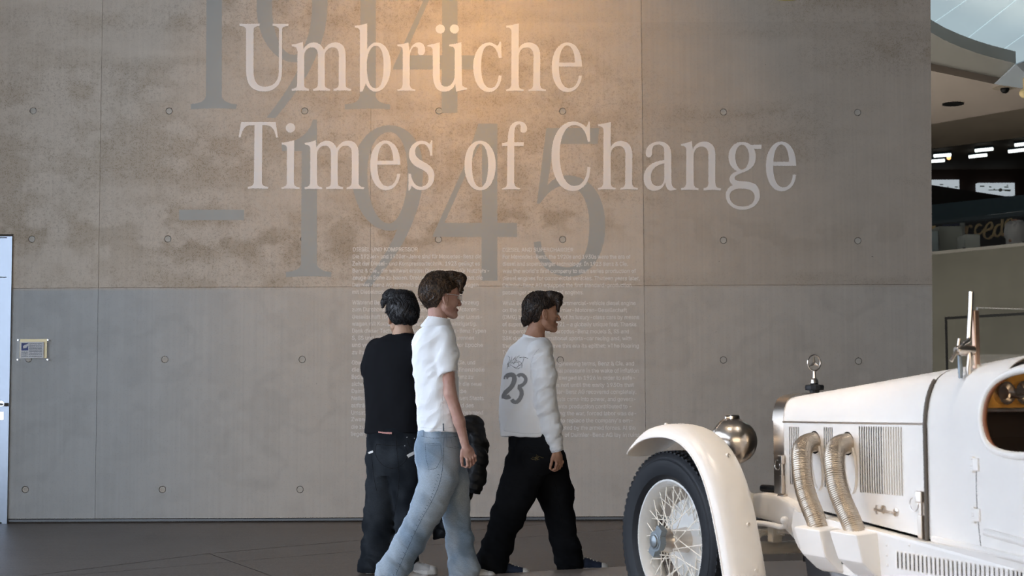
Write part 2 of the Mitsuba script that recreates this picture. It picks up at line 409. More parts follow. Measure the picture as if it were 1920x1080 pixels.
# ------------------------------------------------------------------ lettering painted on the wall
S72 = 7.2
GL = {
 'U': ('M66 70 Q205 77 340 68 L335 100 C285 103 258 115 258 150 L256 720 C256 850 310 920 405 920 C520 920 597 850 597 720 L599 150 C599 115 560 100 515 97 L515 68 Q620 77 728 70 L725 102 C670 102 642 115 642 150 L640 720 C640 900 530 985 400 985 C240 985 155 900 155 700 L155 155 C155 110 110 102 66 97 Z', 440, 35),
 'm': ('M52 350 Q130 345 200 315 L210 412 C240 360 290 322 355 322 C410 322 455 355 484 422 C520 360 570 322 640 322 C730 322 780 380 780 500 L780 900 C785 935 810 945 857 950 L850 975 Q735 965 615 975 L618 948 C660 945 680 930 685 890 L688 500 C688 430 665 388 605 388 C545 388 500 440 498 500 L498 890 C500 930 520 945 570 948 L568 975 Q450 965 340 975 L340 948 C380 945 402 930 405 890 L405 500 C405 430 380 388 325 388 C265 388 220 440 220 500 L220 890 C222 930 240 945 285 948 L287 975 Q165 965 50 975 L50 948 C100 945 120 930 125 890 L128 450 C125 390 110 378 52 375 Z', 540, 35),
 'b': ('M37 97 Q130 90 206 65 L206 415 C240 355 280 322 330 322 C450 322 527 450 527 630 C527 830 440 987 320 987 C250 987 205 920 188 875 L145 982 L107 990 L107 180 C105 130 80 122 37 122 Z M320 365 C250 365 200 480 200 640 C200 830 240 943 320 943 C390 943 425 830 427 650 C429 480 395 365 320 365 Z', 660, 35),
 'r': ('M612 352 Q690 345 762 322 L778 440 C800 370 840 322 905 322 C960 322 990 370 988 430 C985 475 960 497 935 497 C905 497 888 480 890 450 C892 420 895 380 855 380 C800 380 780 470 780 560 L780 890 C785 940 810 948 857 958 L850 977 Q730 965 612 977 L612 958 C655 955 680 935 683 890 L686 440 C683 385 670 378 612 372 Z', 660, 35),
 'u': ('M155 358 Q245 345 322 318 L322 780 C322 880 345 920 405 920 C470 920 522 850 522 760 L524 440 C522 385 505 378 448 375 L448 352 Q540 340 614 318 L622 870 C622 915 645 932 692 933 L690 958 Q600 970 542 988 L530 880 C505 950 450 988 380 988 C280 988 228 910 228 740 L226 440 C226 390 205 382 155 375 Z', 780, 35),
 'c': ('M1152 310 L1155 533 L1118 533 C1100 430 1055 362 990 362 C910 362 880 490 880 640 C880 820 920 940 1010 940 C1075 940 1105 860 1115 768 L1158 768 C1150 900 1080 993 985 993 C860 993 772 850 772 650 C772 470 860 322 985 322 C1035 322 1070 350 1097 370 Q1120 345 1128 310 Z', 780, 35),
 'h': ('M66 97 Q155 88 238 65 L236 405 C265 350 310 322 370 322 C465 322 527 390 527 500 L525 890 C530 945 555 950 605 958 L600 980 Q480 968 363 980 L367 955 C405 955 428 935 430 890 L434 500 C434 430 400 390 345 390 C275 390 236 440 236 520 L236 890 C240 945 262 952 303 955 L300 978 Q180 968 63 980 L65 955 C105 955 130 935 134 890 L138 180 C135 130 110 122 66 122 Z', 940, 35),
 'e': ('M778 648 C778 830 830 940 915 940 C985 940 1035 880 1045 770 L1088 770 C1080 900 1000 993 890 993 C765 993 680 850 680 650 C680 460 770 322 890 322 C1010 322 1090 450 1090 648 Z M782 595 L994 595 C990 460 950 362 890 362 C830 362 785 460 782 595 Z', 940, 35),
 'T': ('M88 65 L556 65 L586 272 L560 272 C545 170 500 110 430 108 L375 105 L370 890 C375 925 410 935 453 940 L448 965 Q310 955 175 965 L180 938 C225 935 255 920 260 880 L270 105 L205 108 C140 110 105 170 80 272 L55 272 Z', 440, 220),
 'i': ('M636 345 Q730 335 806 308 L802 890 C805 930 835 942 878 945 L875 968 Q755 958 633 965 L633 945 C680 940 700 925 705 890 L707 430 C705 385 690 372 636 368 Z', 440, 220),
 's': ('M942 312 L942 520 L915 520 C905 430 870 360 810 360 C745 360 707 410 707 465 C707 530 760 570 820 600 C900 640 970 690 970 790 C970 900 900 983 790 983 C730 983 690 955 665 925 Q650 950 640 988 L618 988 L618 762 L650 762 C665 860 710 937 785 937 C850 937 890 890 890 825 C890 760 850 725 780 695 C690 655 625 600 625 505 C625 400 700 317 795 317 C845 317 880 340 905 360 Q915 340 922 312 Z', 680, 220),
 'o': ('M290 317 C410 317 502 450 502 645 C502 850 410 988 290 988 C165 988 78 850 78 645 C78 450 165 317 290 317 Z M290 357 C225 357 180 470 180 640 C180 830 225 945 290 945 C355 945 398 830 398 645 C398 470 355 357 290 357 Z', 860, 220),
 'f': ('M585 347 C625 345 650 340 662 325 C665 150 700 55 815 55 C880 55 925 100 925 160 C922 195 900 210 878 210 C850 210 830 195 835 165 C840 125 845 97 812 95 C765 95 750 170 752 250 L752 338 L880 338 L875 388 L752 388 L752 890 C757 940 790 950 832 955 L828 975 Q705 968 582 978 L585 958 C625 955 650 940 653 890 L657 388 L585 388 Z', 860, 220),
 'C': ('M620 60 L622 330 L590 330 C570 190 510 105 410 105 C280 105 212 280 212 500 C212 760 290 928 410 928 C510 928 575 840 587 673 L630 673 C625 870 530 997 385 997 C210 997 100 790 100 520 C100 250 220 57 390 57 C470 57 530 95 568 132 Q590 105 600 62 Z', 1020, 220),
 'a': ('M400 580 L398 450 C398 400 365 368 315 368 C265 368 235 400 237 450 C240 510 225 540 190 540 C160 540 147 515 148 480 C150 400 220 328 330 328 C440 328 495 400 495 510 L497 880 C500 930 520 955 565 965 L558 978 Q530 987 480 990 C440 985 420 940 412 880 C385 955 330 993 265 993 C175 993 120 920 120 820 C120 690 220 590 400 580 Z M400 622 C290 640 215 710 217 810 C219 890 255 930 315 930 C370 930 400 880 400 800 Z', 1190, 220),
 'n': ('M622 362 Q700 350 770 322 L785 432 C810 375 860 328 935 328 C1030 328 1090 390 1090 500 L1088 890 C1092 945 1120 955 1168 962 L1162 987 Q1045 972 930 987 L928 958 C970 955 990 935 993 900 L995 510 C995 440 965 395 905 395 C835 395 797 450 797 520 L797 890 C800 940 820 955 863 958 L862 983 Q745 972 627 983 L627 957 C670 955 692 935 695 890 L697 440 C693 392 670 385 625 385 Z', 1190, 220),
 'g': ('M370 117 C420 117 460 135 485 158 L632 155 L630 210 L530 210 C545 240 555 270 555 310 C555 400 530 470 400 522 C330 548 268 570 268 605 C268 640 310 645 370 648 C440 650 490 660 530 680 C585 710 610 770 610 840 C610 950 500 1033 375 1033 C240 1033 148 940 148 840 C148 770 190 720 245 700 C215 680 200 650 200 620 C200 570 240 535 303 512 C235 480 185 410 185 315 C185 200 265 117 370 117 Z M370 155 C315 155 278 230 277 315 C278 400 310 490 370 490 C430 490 465 400 465 315 C465 230 425 155 370 155 Z M350 745 C260 745 200 790 200 850 C200 930 270 990 375 990 C475 990 540 940 540 860 C540 790 490 745 350 745 Z', 1340, 250),
}


def glyph(ch, dx=0.0, dy=0.0):
    s, ox, oy = GL[ch]
    rings = path(s, S72, ox + dx, oy + dy)
    po = sg.Polygon(wallxy(rings[0])).buffer(0)
    for r in rings[1:]:
        po = po.difference(sg.Polygon(wallxy(r)).buffer(0))
    return po


def dot(cx, cy, r, ox, oy):
    q = wallxy([(cx / S72 + ox, cy / S72 + oy)])[0]
    return sg.Point(q).buffer(r / S72 / F * WALL_Y, 20)


tl = thing('title_lettering', 'large cream serif lettering reading Umbrüche on the upper concrete wall', 'lettering')
tl2 = thing('title_lettering', 'large cream serif lettering reading Times of Change, second line on the concrete wall', 'lettering')
LET = [(tl, 'U', 0, 0), (tl, 'm', 0, 0), (tl, 'b', 0, 0), (tl, 'r', 0, 0), (tl, 'u', 0, 0), (tl, 'c', 0, 0), (tl, 'h', 0, 0), (tl, 'e', 0, 0),
       (tl2, 'T', 0, 0), (tl2, 'i', 0, 0), (tl2, 'm', 24.3, 184.3), (tl2, 'e', -340.5, 183.9), (tl2, 's', 0, 0), (tl2, 'o', 0, 0), (tl2, 'f', 0, 0),
       (tl2, 'C', 0, 0), (tl2, 'h', 172.4, 184.7), (tl2, 'a', 0, 0), (tl2, 'n', 0, 0), (tl2, 'g', 0, 0), (tl2, 'e', 401.4, 185.85)]
for own, ch, dx, dy in LET:
    po = glyph(ch, dx, dy)
    if ch == 'u':
        po = po.union(dot(328, 141, 63, 780, 35)).union(dot(520, 141, 63, 780, 35))
    if ch == 'i':
        po = po.union(dot(755, 143, 65, 440, 220))
    put('letter', on_wall(extrude(po, .003), WALL_Y - .0022), 'paint_white', parent=own)

DG = {
 '1': ('M318 14 L292 14 C275 90 220 150 96 168 L96 213 L222 213 L217 925 C212 962 180 975 122 978 L122 1012 Q265 1000 408 1010 L410 980 C350 975 320 955 318 925 Z', 500, 220),
 '9': ('M602 1070 C690 960 780 830 828 705 C815 715 800 718 780 718 C640 718 540 550 540 370 C540 190 640 50 775 50 C900 50 990 160 990 330 C990 480 960 590 890 740 C840 850 740 970 660 1070 Z M775 93 C690 93 637 210 637 350 C637 520 690 670 775 672 C840 672 892 520 892 350 C892 200 850 93 775 93 Z', 500, 220),
 '4': ('M395 40 L515 40 L515 668 L640 668 L640 757 L515 757 L515 1033 L415 1033 L415 757 L105 757 L112 735 L300 320 Z M418 140 L418 668 L180 668 L335 317 Z', 780, 220),
 '5': ('M825 68 L1160 68 L1150 168 L872 168 L832 430 C870 385 920 365 965 367 C1110 375 1198 500 1198 690 C1198 880 1100 1008 975 1008 C860 1008 755 940 745 790 L788 785 C800 890 880 950 960 950 C1050 950 1097 840 1097 690 C1097 520 1040 432 945 432 C880 432 830 480 785 545 L765 545 Z', 780, 220),
}


def digit(ch, dx, dy):
    s, ox, oy = DG[ch]
    rings = path(s, 3.375, ox + dx, oy + dy, 10)
    po = sg.Polygon(wallxy(rings[0])).buffer(0)
    for r in rings[1:]:
        po = po.difference(sg.Polygon(wallxy(r)).buffer(0))
    return po


y1 = thing('year_numerals', 'grey serif numerals 1914 behind the upper title line, running out of the picture top', 'numerals')
y2 = thing('year_numerals', 'grey dash and serif numerals 1945 behind the second title line', 'numerals')
for own, ch, dx, dy in [(y1, '1', -178.2, -314.8), (y1, '9', -178.9, -316), (y1, '1', 110.4, -314.3), (y1, '4', -74.8, -314.1), (y2, '1', 0, 0), (y2, '9', 0, 0), (y2, '4', 0, 0), (y2, '5', 0, 0)]:
    put('numeral', on_wall(extrude(digit(ch, dx, dy), .0016), WALL_Y - .0004), 'paint_grey', parent=own)
put('dash', on_wall(extrude(sg.Polygon(wallxy([(335.7, 393.3), (457.7, 393.3), (457.7, 412.7), (335.7, 412.7)])), .0016), WALL_Y - .0004), 'paint_grey', parent=y2)

DE = [('DIESEL UND KOMPRESSOR', 471.2, 661.7, 783.5),
 ('Die 1920er- und 1930er-Jahre sind für Mercedes-Benz die', 484.5, 661.3, 902.5), ('Zeit der Diesel- und Kompressortechnik. 1923 gelingt es', 497.8, 661, 900),
 ('Benz & Cie., die weltweit ersten Dieselmotoren für Nutzfahr-', 511.2, 661, 917), ('zeuge in Serie zu bauen. Dreizehn Jahre später rüstet die', 524.2, 660.8, 905),
 ('Daimler-Benz AG erstmals auch einen Personenwagen', 537.5, 660.8, 897.5), ('mit Dieselmotoren aus.', 550.8, 660.6, 757),
 ('Während Benz & Cie. dem Dieselmotor im Nutzfahrzeug', 570.8, 660.4, 897.5), ('zum Durchbruch verhilft, steigert die Daimler-Motoren-', 583.8, 660.2, 898),
 ('Gesellschaft (DMG) ab 1921 an die Leistung ihrer Luxus-', 597.5, 660.2, 904), ('wagen mit Kompressoren. Das ist weltweit einzigartig.', 610.5, 660, 894),
 ('Dank dieser Technik dominieren die Mercedes-Benz Typen', 623.8, 660, 911), ('S, SS und SSK die internationalen Sportwagenrennen', 637, 660, 889),
 ('und verhelfen mit ihrem Klang dem Geist einer Epoche', 650.4, 660, 905.5), ('zu ihrem Namen.', 663.9, 660, 735),
 ('Obwohl technisch ihrer Zeit voraus, sind Benz & Cie. und', 683.3, 659.6, 891), ('die DMG nach der Inflation in sehr großer finanzielle', 696.7, 659.5, 908.5),
 ('Bedrängnis, dass sie 1926 fusionieren, um die Existenz zu', 710, 659.5, 887), ('sichern. Erst Anfang der 1930er-Jahre kann sich die neue', 723.5, 659.4, 903),
 ('Daimler-Benz AG vollständig erholen. Als nun die', 736.9, 659.4, 874.5), ('Nationalsozialisten regieren, tragen bald die neuen Staats', 750, 659.2, 907),
 ('aufträge zum kräftigen Wachstum der Werke und des', 763.7, 659, 888), ('Umsatzes bei. Während des Krieges werden nun zunehmend', 777.2, 658.8, 906), ('Zwangsarbeiter eingesetzt, sie ersetzen die Arbeiter,', 789.8, 658.6, 900),
 ('die zur Wehrmacht einberufen sind. Am Ende des Krieges', 803.7, 658.4, 903), ('liegen die Werke der Daimler-Benz AG in Trümmern.', 817, 658.2, 892)]
EN = [('DIESEL AND SUPERCHARGER', 472, 942.5, 1075),
 ('For Mercedes-Benz, the 1920s and 1930s were the era of', 485, 942.5, 1182.5), ('diesel and supercharger technology. In 1923 Benz & Cie.', 498.3, 942.5, 1177),
 ("was the world's first company to start series production of", 511.7, 942.5, 1192.5), ('diesel engines for commercial vehicles. Thirteen years later,', 525.3, 942.5, 1199.5),
 ('Daimler-Benz AG equipped the first standard-production', 538.3, 942.5, 1184), ('passenger cars with diesel engines.', 551.7, 942.5, 1094.5),
 ('While Benz & Cie. put the commercial-vehicle diesel engine', 572, 942.4, 1192), ('on the road, the older Daimler-Motoren-Gesellschaft', 585, 942.4, 1175.5),
 ('(DMG) boosted the power of its luxury-class cars by means', 598.3, 942.4, 1198.5), ('of superchargers from 1921 – a globally unique feat. Thanks', 611.7, 942.3, 1193),
 ('to superchargers, the Mercedes-Benz models S, SS and', 625, 942.3, 1179), ('SSK dominated international sports-car racing and, with', 638, 942.2, 1183.9),
 ('their engine sound, gave this era its epithet: »The Roaring', 651.9, 942.2, 1198), ('Twenties«.', 664.3, 942.2, 985),
 ('Ahead of the times in engineering terms, Benz & Cie. and', 685.2, 942.2, 1189), ('DMG were under financial pressure in the wake of inflation', 698.5, 942.2, 1197.5),
 ('and recession, and they merged in 1926 in order to safe-', 711.9, 942.1, 1190), ('guard the firms. It was not until the early 1930s that', 725.4, 942.1, 1188.5),
 ('the newly founded Daimler-Benz AG recovered completely.', 738.3, 942.1, 1193), ('Then the National Socialists came into power, and govern-', 751.9, 942, 1192),
 ('ment orders and armaments production contributed to -', 765.6, 942, 1184), ('economic recovery. During the war, forced labor was de-', 778.7, 942, 1193),
 ("ployed in the local plant to replace the company's em-", 792, 941.9, 1186), ('ployees who were conscripted by the armed forces. At the', 805.6, 941.9, 1192), ('end, most of the factories of Daimler-Benz AG lay in ruins.', 818.9, 941.9, 1202)]
tde = thing('printed_text', 'column of small cream German text on the concrete wall, behind the two left young men', 'text panel')
ten = thing('printed_text', 'column of small cream English text on the concrete wall, behind the right young man', 'text panel')
for own, rows in ((tde, DE), (ten, EN)):
    for k, (s, yb, x0, x1) in enumerate(rows):
        m = meshkit.text_mesh(s, 1.0, depth=0.02, bold=True)
        v = m.vertices
        w_ = v[:, 0].max() - v[:, 0].min()
        a, b = at(x0, yb, WALL_Y), at(x1, yb, WALL_Y)
        sc = 7.4 / F * WALL_Y
        u = (v[:, 0] - v[:, 0].min()) / w_
        m.vertices = np.stack([a[0] + (b[0] - a[0]) * u, WALL_Y - .0022 - v[:, 2] * .09, a[2] + (b[2] - a[2]) * u + v[:, 1] * sc], 1)
        put('heading' if k == 0 else 'text_line', m, 'paint_text', parent=own, kind='stuff')
# ------------------------------------------------------------------ floor, platform, room shell
NODE = ground(392, 1038)


def gp(px, py):
    q = ground(px, py)
    return (q[0], q[1])


def extend(p, q, k):
    return (p[0] + (q[0] - p[0]) * k, p[1] + (q[1] - p[1]) * k)


n0 = gp(392, 1038)
r1 = extend(n0, gp(680, 1012.5), 9)
l1 = extend(n0, gp(62, 1079), 6)
d1 = extend(n0, gp(510, 1080), 8)
FL = sg.box(-6.6, -9.0, 9.0, WALL_Y + .03)
far = sg.box(9.0, -9.0, 26, 60).union(sg.box(WR + .3, WALL_Y + .03, 26, 60))


def halves(poly, pts, w=.006):
    line = sg.LineString(pts).buffer(w, cap_style=2)
    return [g for g in getattr(poly.difference(line), 'geoms', [poly.difference(line)]) if g.area > .05]


cuts = [[l1, n0, r1], [n0, d1]]
pieces = [FL]
for c in cuts:
    pieces = [h for p in pieces for h in halves(p, c)]
# a second fine joint crosses in front of the wall to the right
c2 = [gp(1020, 1004), gp(1175, 991)]
pieces = [h for p in pieces for h in halves(p, [extend(c2[0], c2[1], -8), extend(c2[0], c2[1], 12)], .004)]
base = trimesh.creation.box(extents=[37, 69, .2])
base.apply_translation([7.5, 25.5, -.13])
put('floor', base, 'joint_dark', kind='structure')
for p in pieces:
    m = extrude(p, .03)
    m.apply_translation([0, 0, -.03])
    put('slab', m, 'floor_covering', parent='floor')
m = extrude(far, .03)
m.apply_translation([0, 0, -.03])
put('slab', m, 'floor_covering', parent='floor')

# low display platform under the car
pe = [gp_ for gp_ in [tuple(ground(x, y, .03)[:2]) for x, y in ((870, 1080), (905, 1077.3), (1040, 1069), (1130, 1064), (1180, 1061.5), (1420, 1053), (1700, 1046))]]
pl = sg.Polygon(pe + [(7.5, 9.9), (7.5, 1.5), (-.2, 1.5), (-.55, 8.0)])
pm_ = extrude(pl, .03)
put('display_platform', pm_, 'platform_top', label='low pale brown display platform that the white vintage car stands on', cat='platform')

# the room around the camera: ceiling, the glazed left side and the wall behind the visitor
put('ceiling', box((-6.7, -9.2, WTOP), (4.6, WALL_Y + .4, WTOP + .3)), 'ceiling_plaster', kind='structure')
put('wall_front', box((-6.7, -9.3, -.1), (9.2, -9.0, WTOP)), 'joint_dark', kind='structure')
# ------------------------------------------------------------------ the white vintage car
from scipy.interpolate import PchipInterpolator
# car frame: t runs from the front axle to the rear, s from the near wheel's face inwards, z up
HEAD = math.radians(26.5)
CT = np.array([math.sin(HEAD), -math.cos(HEAD), 0])
CS = np.array([math.cos(HEAD), math.sin(HEAD), 0])
CW = np.array([0.7207, 7.37, 0.0])
CL = 0.72                                   # s of the centre line


def cp(t, s, z):
    t, s, z = np.broadcast_arrays(np.asarray(t, float), np.asarray(s, float), np.asarray(z, float))
    return CW + t[..., None] * CT + s[..., None] * CS + z[..., None] * np.array([0, 0, 1.0])


def car_mesh(m):
    """A mesh whose x, y, z are t, s, z."""
    m = m.copy()
    m.vertices = cp(m.vertices[:, 0], m.vertices[:, 1], m.vertices[:, 2])
    return m


def ctube(pts, r, sides=12, n=None, **kw):
    p = spline(pts, n) if n else np.asarray(pts, float)
    return tube(cp(p[:, 0], p[:, 1], p[:, 2]), r, sides, **kw)


def lathe_car(profile, centre, axis, n=48):
    """A turned body (radius, height) with its height along the car axis 't', 's' (outwards = -s) or 'z'."""
    m = trimesh.creation.revolve(np.asarray(profile, float), sections=n)
    v = m.vertices
    c = np.asarray(centre, float)
    if axis == 's':
        q = np.stack([v[:, 0], -v[:, 2], v[:, 1]], 1)
    elif axis == 't':
        q = np.stack([-v[:, 2], v[:, 0] * -1, v[:, 1]], 1)
    else:
        q = v
    m = trimesh.Trimesh(q, m.faces, process=False)
    m.vertices = cp(*(m.vertices + c).T)
    return m


mat('car_white', (0.765, 0.73, 0.685), 0.3, spec=0.5, clearcoat=0.6, clearcoat_gloss=0.92)
mat('car_cream', (0.74, 0.70, 0.62), 0.42, spec=0.4)
mat('chrome', (0.80, 0.76, 0.72), 0.12, metal=1.0)
mat('nickel', (0.70, 0.62, 0.54), 0.24, metal=1.0)
mat('pipe_steel', (0.55, 0.47, 0.38), 0.3, metal=1.0)
mat('channel_reflection', (0.50, 0.33, 0.24), 0.3, metal=0.8)  # brown reflection on the windscreen channel, put into its colour
mat('pipe_dull', (0.26, 0.26, 0.27), 0.55, metal=0.4)
mat('hub_steel', (0.24, 0.275, 0.30), 0.38, metal=0.7)
mat('rubber', (0.0075, 0.0095, 0.013), 0.5, spec=0.28)
mat('rim_grey', (0.56, 0.56, 0.54), 0.35, spec=0.5)
mat('car_dark', (0.012, 0.012, 0.013), 0.6)
mat('under_grey', (0.055, 0.053, 0.055), 0.6)
mat('seal_brown', (0.10, 0.085, 0.07), 0.5)
mat('leather_edge', (0.24, 0.085, 0.035), 0.5)


def wood_fn(p, n, uv):
    a = fbm(p.x * 4, p.y * 4, p.z * 30, octaves=4)
    return mix((0.58, 0.27, 0.05), (0.80, 0.44, 0.10), a)


mat('dash_wood', proc(wood_fn), 0.25, spec=0.5, clearcoat=0.7)
mat('firewall_brown', (0.045, 0.03, 0.022), 0.55)

car = thing('vintage_car', 'white open vintage car with wire wheels and two ribbed exhaust hoses, on the low platform', 'car')

# --- wheel
HUBZ, WC = 0.4415, 0.05


def wheel(sc, name):
    c = (0.0, sc, HUBZ)
    prof = [(.272, -.052), (.285, -.066), (.30, -.078), (.335, -.086), (.365, -.084), (.385, -.077), (.399, -.066), (.404, -.04), (.405, 0), (.404, .04), (.399, .066), (.385, .077), (.378, .0795), (.374, .0815), (.37, .081), (.366, .084), (.362, .0835), (.335, .086), (.30, .078), (.285, .066), (.272, .052)]
    w = put(name, lathe_car(prof, c, 's', 96), 'rubber', smooth=25, parent=car, label='near front wire wheel with black tyre and cream spokes' if sc < .5 else None)
    blk = []
    for k in range(76):
        for r_, h_, dw, ln in ((.4025, -.056, .012, .018), (.405, -.030, .011, .022), (.4055, 0, .010, .026), (.405, .030, .011, .022), (.4025, .056, .012, .018)):
            b = box((-ln * .55, -dw, -.004), (ln * .35, dw, .004))
            a = k * 2 * np.pi / 76 + (.5 * np.pi / 38 if abs(h_) in (.030,) else 0)
            v = b.vertices
            r2 = r_ + v[:, 2]
            an = a + v[:, 0] / r_
            b.vertices = np.stack([r2 * np.cos(an), (sc - h_) + v[:, 1], HUBZ + r2 * np.sin(an)], 1)
            blk.append(b)
    put('tread', car_mesh(cat_(blk)), 'rubber', parent=w, kind='stuff')
    rim = [(.262, -.05), (.280, -.056), (.283, -.05), (.272, -.046), (.258, -.036), (.250, 0), (.258, .036), (.272, .046), (.283, .05), (.283, .058), (.270, .060), (.262, .052), (.248, .032), (.240, 0), (.248, -.032), (.262, -.05)]
    put('rim', lathe_car(rim, c, 's', 72), 'rim_grey', smooth=40, parent=w)
    put('brake_drum', lathe_car([(.001, -.03), (.10, -.03), (.165, -.035), (.185, -.045), (.19, -.06), (.19, -.12), (.001, -.12)], c, 's', 48), 'rim_grey', smooth=30, parent=w)
    put('hub', lathe_car([(.085, -.06), (.083, -.045), (.06, -.04), (.05, .03), (.055, .06), (.058, .066), (.05, .085), (.044, .115), (.001, .118)], c, 's', 36), 'nickel', smooth=35, parent=w)
    oc = [(math.cos(a) * r, math.sin(a) * r) for a, r in [(k * np.pi / 8 + .2, .049 if k % 2 else .046) for k in range(16)]]
    ears = sg.Polygon(oc).union(affinity.rotate(sg.box(-.068, -.018, .068, .018), 58, origin=(0, 0)).buffer(.006, 4))
    m = extrude(ears, .03)
    v = m.vertices
    m = trimesh.Trimesh(np.stack([v[:, 0], sc - .105 - v[:, 2], HUBZ + v[:, 1]], 1), m.faces)
    put('knock_off_nut', cat_([car_mesh(m), lathe_car([(.036, .134), (.036, .138), (.030, .139), (.028, .146), (.018, .152), (.001, .153)], c, 's', 30)]), 'hub_steel', smooth=30, parent=w)
    for k in range(72):
        a = k * 2 * np.pi / 72
        row = k % 3
        r0, h0, h1 = ((.054, .068, .030), (.082, -.05, -.010), (.082, -.048, .012))[row]
        da = (.75, 1.15, .9)[row] * (1 if (k // 3) % 2 else -1)
        p0 = (r0 * math.cos(a + da), sc - h0, HUBZ + r0 * math.sin(a + da))
        p1 = (.247 * math.cos(a), sc - h1, HUBZ + .247 * math.sin(a))
        put('spoke', ctube([p0, p1], .0023, 6), 'car_cream', smooth=60, parent=w)
    return w


wheel(WC, 'front_wheel')

# --- front wing over the near wheel
edge = spline([(-.40, .66), (-.33, .745), (-.255, .81), (-.18, .857), (-.098, .893), (.02, .914), (.13, .914), (.222, .897), (.35, .826), (.452, .691), (.51, .547), (.554, .40), (.585, .27), (.61, .14)], 160)


def wing(side):
    S0, S1 = -.10, .108
    nv, nu = 25, 110
    al = np.concatenate([[0], np.cumsum(np.linalg.norm(np.diff(edge, axis=0), axis=1))])
    P = np.zeros((nu, nv, 3))
    for j, v in enumerate(np.linspace(-1, 1, nv)):
        a0 = np.interp(-.17 + .10 * abs(v) ** 3 - .10, edge[:60, 0], al[:60])
        aa = np.linspace(a0, al[-1], nu)
        t_, z_ = np.interp(aa, al, edge[:, 0]), np.interp(aa, al, edge[:, 1])
        dt, dz = np.gradient(t_), np.gradient(z_)
        nl = np.hypot(dt, dz)
        nt, nz = -dz / nl, dt / nl
        fade = np.clip((np.arange(nu) + 6) / 22.0, 0, 1) ** .6
        h = .058 * (1 - abs(v) ** 2.3) * fade
        s_ = (S0 + S1) / 2 + (S1 - S0) / 2 * np.sin(v * np.pi / 2 * .94) / math.sin(np.pi / 2 * .94)
        P[:, j] = np.stack([t_ + nt * h, np.full(nu, s_), z_ + nz * h], 1)
    if side:
        P[..., 1] = 2 * CL - P[..., 1]
    m = sheet(P, .005, flip=not side)
    if np.dot(trimesh.Trimesh(P.reshape(-1, 3), m.faces[:10], process=False).face_normals[0], [0, 0, 1]) < 0:
        m = sheet(P, .005, flip=side)
    return car_mesh(m)


fw_ = put('front_wing', wing(0), 'car_white', smooth=50, parent=car)
put('beading', ctube([(t_, -.10, z_) for t_, z_ in edge[36::3]], .0045, 8), 'car_white', smooth=60, parent=fw_)
for t_, z_ in ((-.03, .972),):
    put('bolt', lathe_car([(.009, 0), (.008, .006), (.001, .008)], (t_, .0, z_ - .003), 'z', 14), 'car_white', smooth=40, parent=fw_)
for k, (t_, z_) in enumerate(((.43, .84), (.575, .55), (.625, .36))):
    put('bolt', lathe_car([(.008, -.01), (.008, .004), (.006, .007), (.001, .008)], (t_ - .008, .03, z_), 't', 14).copy(), 'car_white', smooth=40, parent=fw_)

# --- head lamp, seen from behind
hl = put('head_lamp', lathe_car([(.001, -.112), (.025, -.110), (.052, -.101), (.076, -.083), (.094, -.057), (.105, -.022), (.108, .0), (.112, .004), (.113, .016), (.105, .020), (.001, .028)], (.03, .33, .888), 't', 56), 'nickel', smooth=40, parent=car)
put('lamp_cap', car_mesh(cat_([rbox((.0, .305, .985), (.05, .355, 1.012), .008), rbox((.012, .29, .992), (.03, .37, 1.006), .005)])), 'chrome', smooth=35, parent=hl)
put('lamp_stalk', ctube([(.03, .33, .79), (.03, .34, .70), (.05, .40, .64)], .016, 12, n=12), 'car_white', smooth=60, parent=hl)

# --- bonnet
def side_s(t):
    return .42 - .12 * (np.asarray(t, float) - .285) / 1.10


def sect(t, u):
    """Upper bonnet section: u 0 at the hinge, 1 on the ridge."""
    k = np.clip((t - .285) / 1.10, -.25, 1.4)
    s0, zt = side_s(t), 1.108 + .107 * k
    w = CL - s0
    sn = np.array([0, .025, .07, .14, .26, .45, .7, 1.0])
    zn = np.array([0, .30, .54, .73, .865, .945, .985, 1.0])
    tt = np.linspace(0, 1, 8)
    return s0 + w * PchipInterpolator(tt, sn)(u), .982 + (zt - .982) * PchipInterpolator(tt, zn)(u)


def vee(s):
    return .30 - .17 * np.clip((np.asarray(s) - .42) / .30, 0, 1)


us = np.linspace(0, 1, 22)
def top_half(t0fn, t1, nt=24, grow=0.0):
    P = np.zeros((nt, len(us), 3))
    for j, u in enumerate(us):
        s_guess = sect(.25, u)[0]
        ta = t0fn(s_guess)
        for i, k in enumerate(np.linspace(0, 1, nt)):
            t = ta + (t1 - ta) * k
            s_, z_ = sect(t, u)
            P[i, j] = (t, s_, z_ + grow)
    return P


bonnet = put('bonnet', car_mesh(cat_([sheet(top_half(vee, 1.385), .003), sheet(np.stack([top_half(vee, 1.385)[..., 0], 2 * CL - top_half(vee, 1.385)[..., 1], top_half(vee, 1.385)[..., 2]], -1), .003, flip=True)])), 'car_white', smooth=35, parent=car)
rid = [(t, CL, sect(t, 1.0)[1] + .003) for t in np.linspace(.15, 1.38, 8)]
put('ridge_hinge', ctube(rid, .006, 8), 'nickel', smooth=60, parent=bonnet)
put('hinge_bead', ctube([(t, side_s(t) - .001, .980) for t in (.30, 1.385)], .0045, 8), 'nickel', smooth=60, parent=bonnet)
slots, ribs = [], []
for t0, t1, n_, z0, z1 in ((.355, .447, 6, .700, .958), (.648, .727, 5, .702, .960), (.925, 1.243, 18, .694, .966)):
    pitch = (t1 - t0) / n_
    for k in range(n_):
        a = t0 + pitch * k
        slots.append(sg.LineString([(a, z0 + .004), (a, z1 - .004)]).buffer(pitch * .33, 6))
        ribs.append((a + pitch * .5, z0, z1, pitch))
bot = lambda t: .625 - .085 * (t - .285) / 1.10
port = [sg.Point(.565, .893).buffer(.05, 12), sg.Point(.83, .893).buffer(.05, 12)]
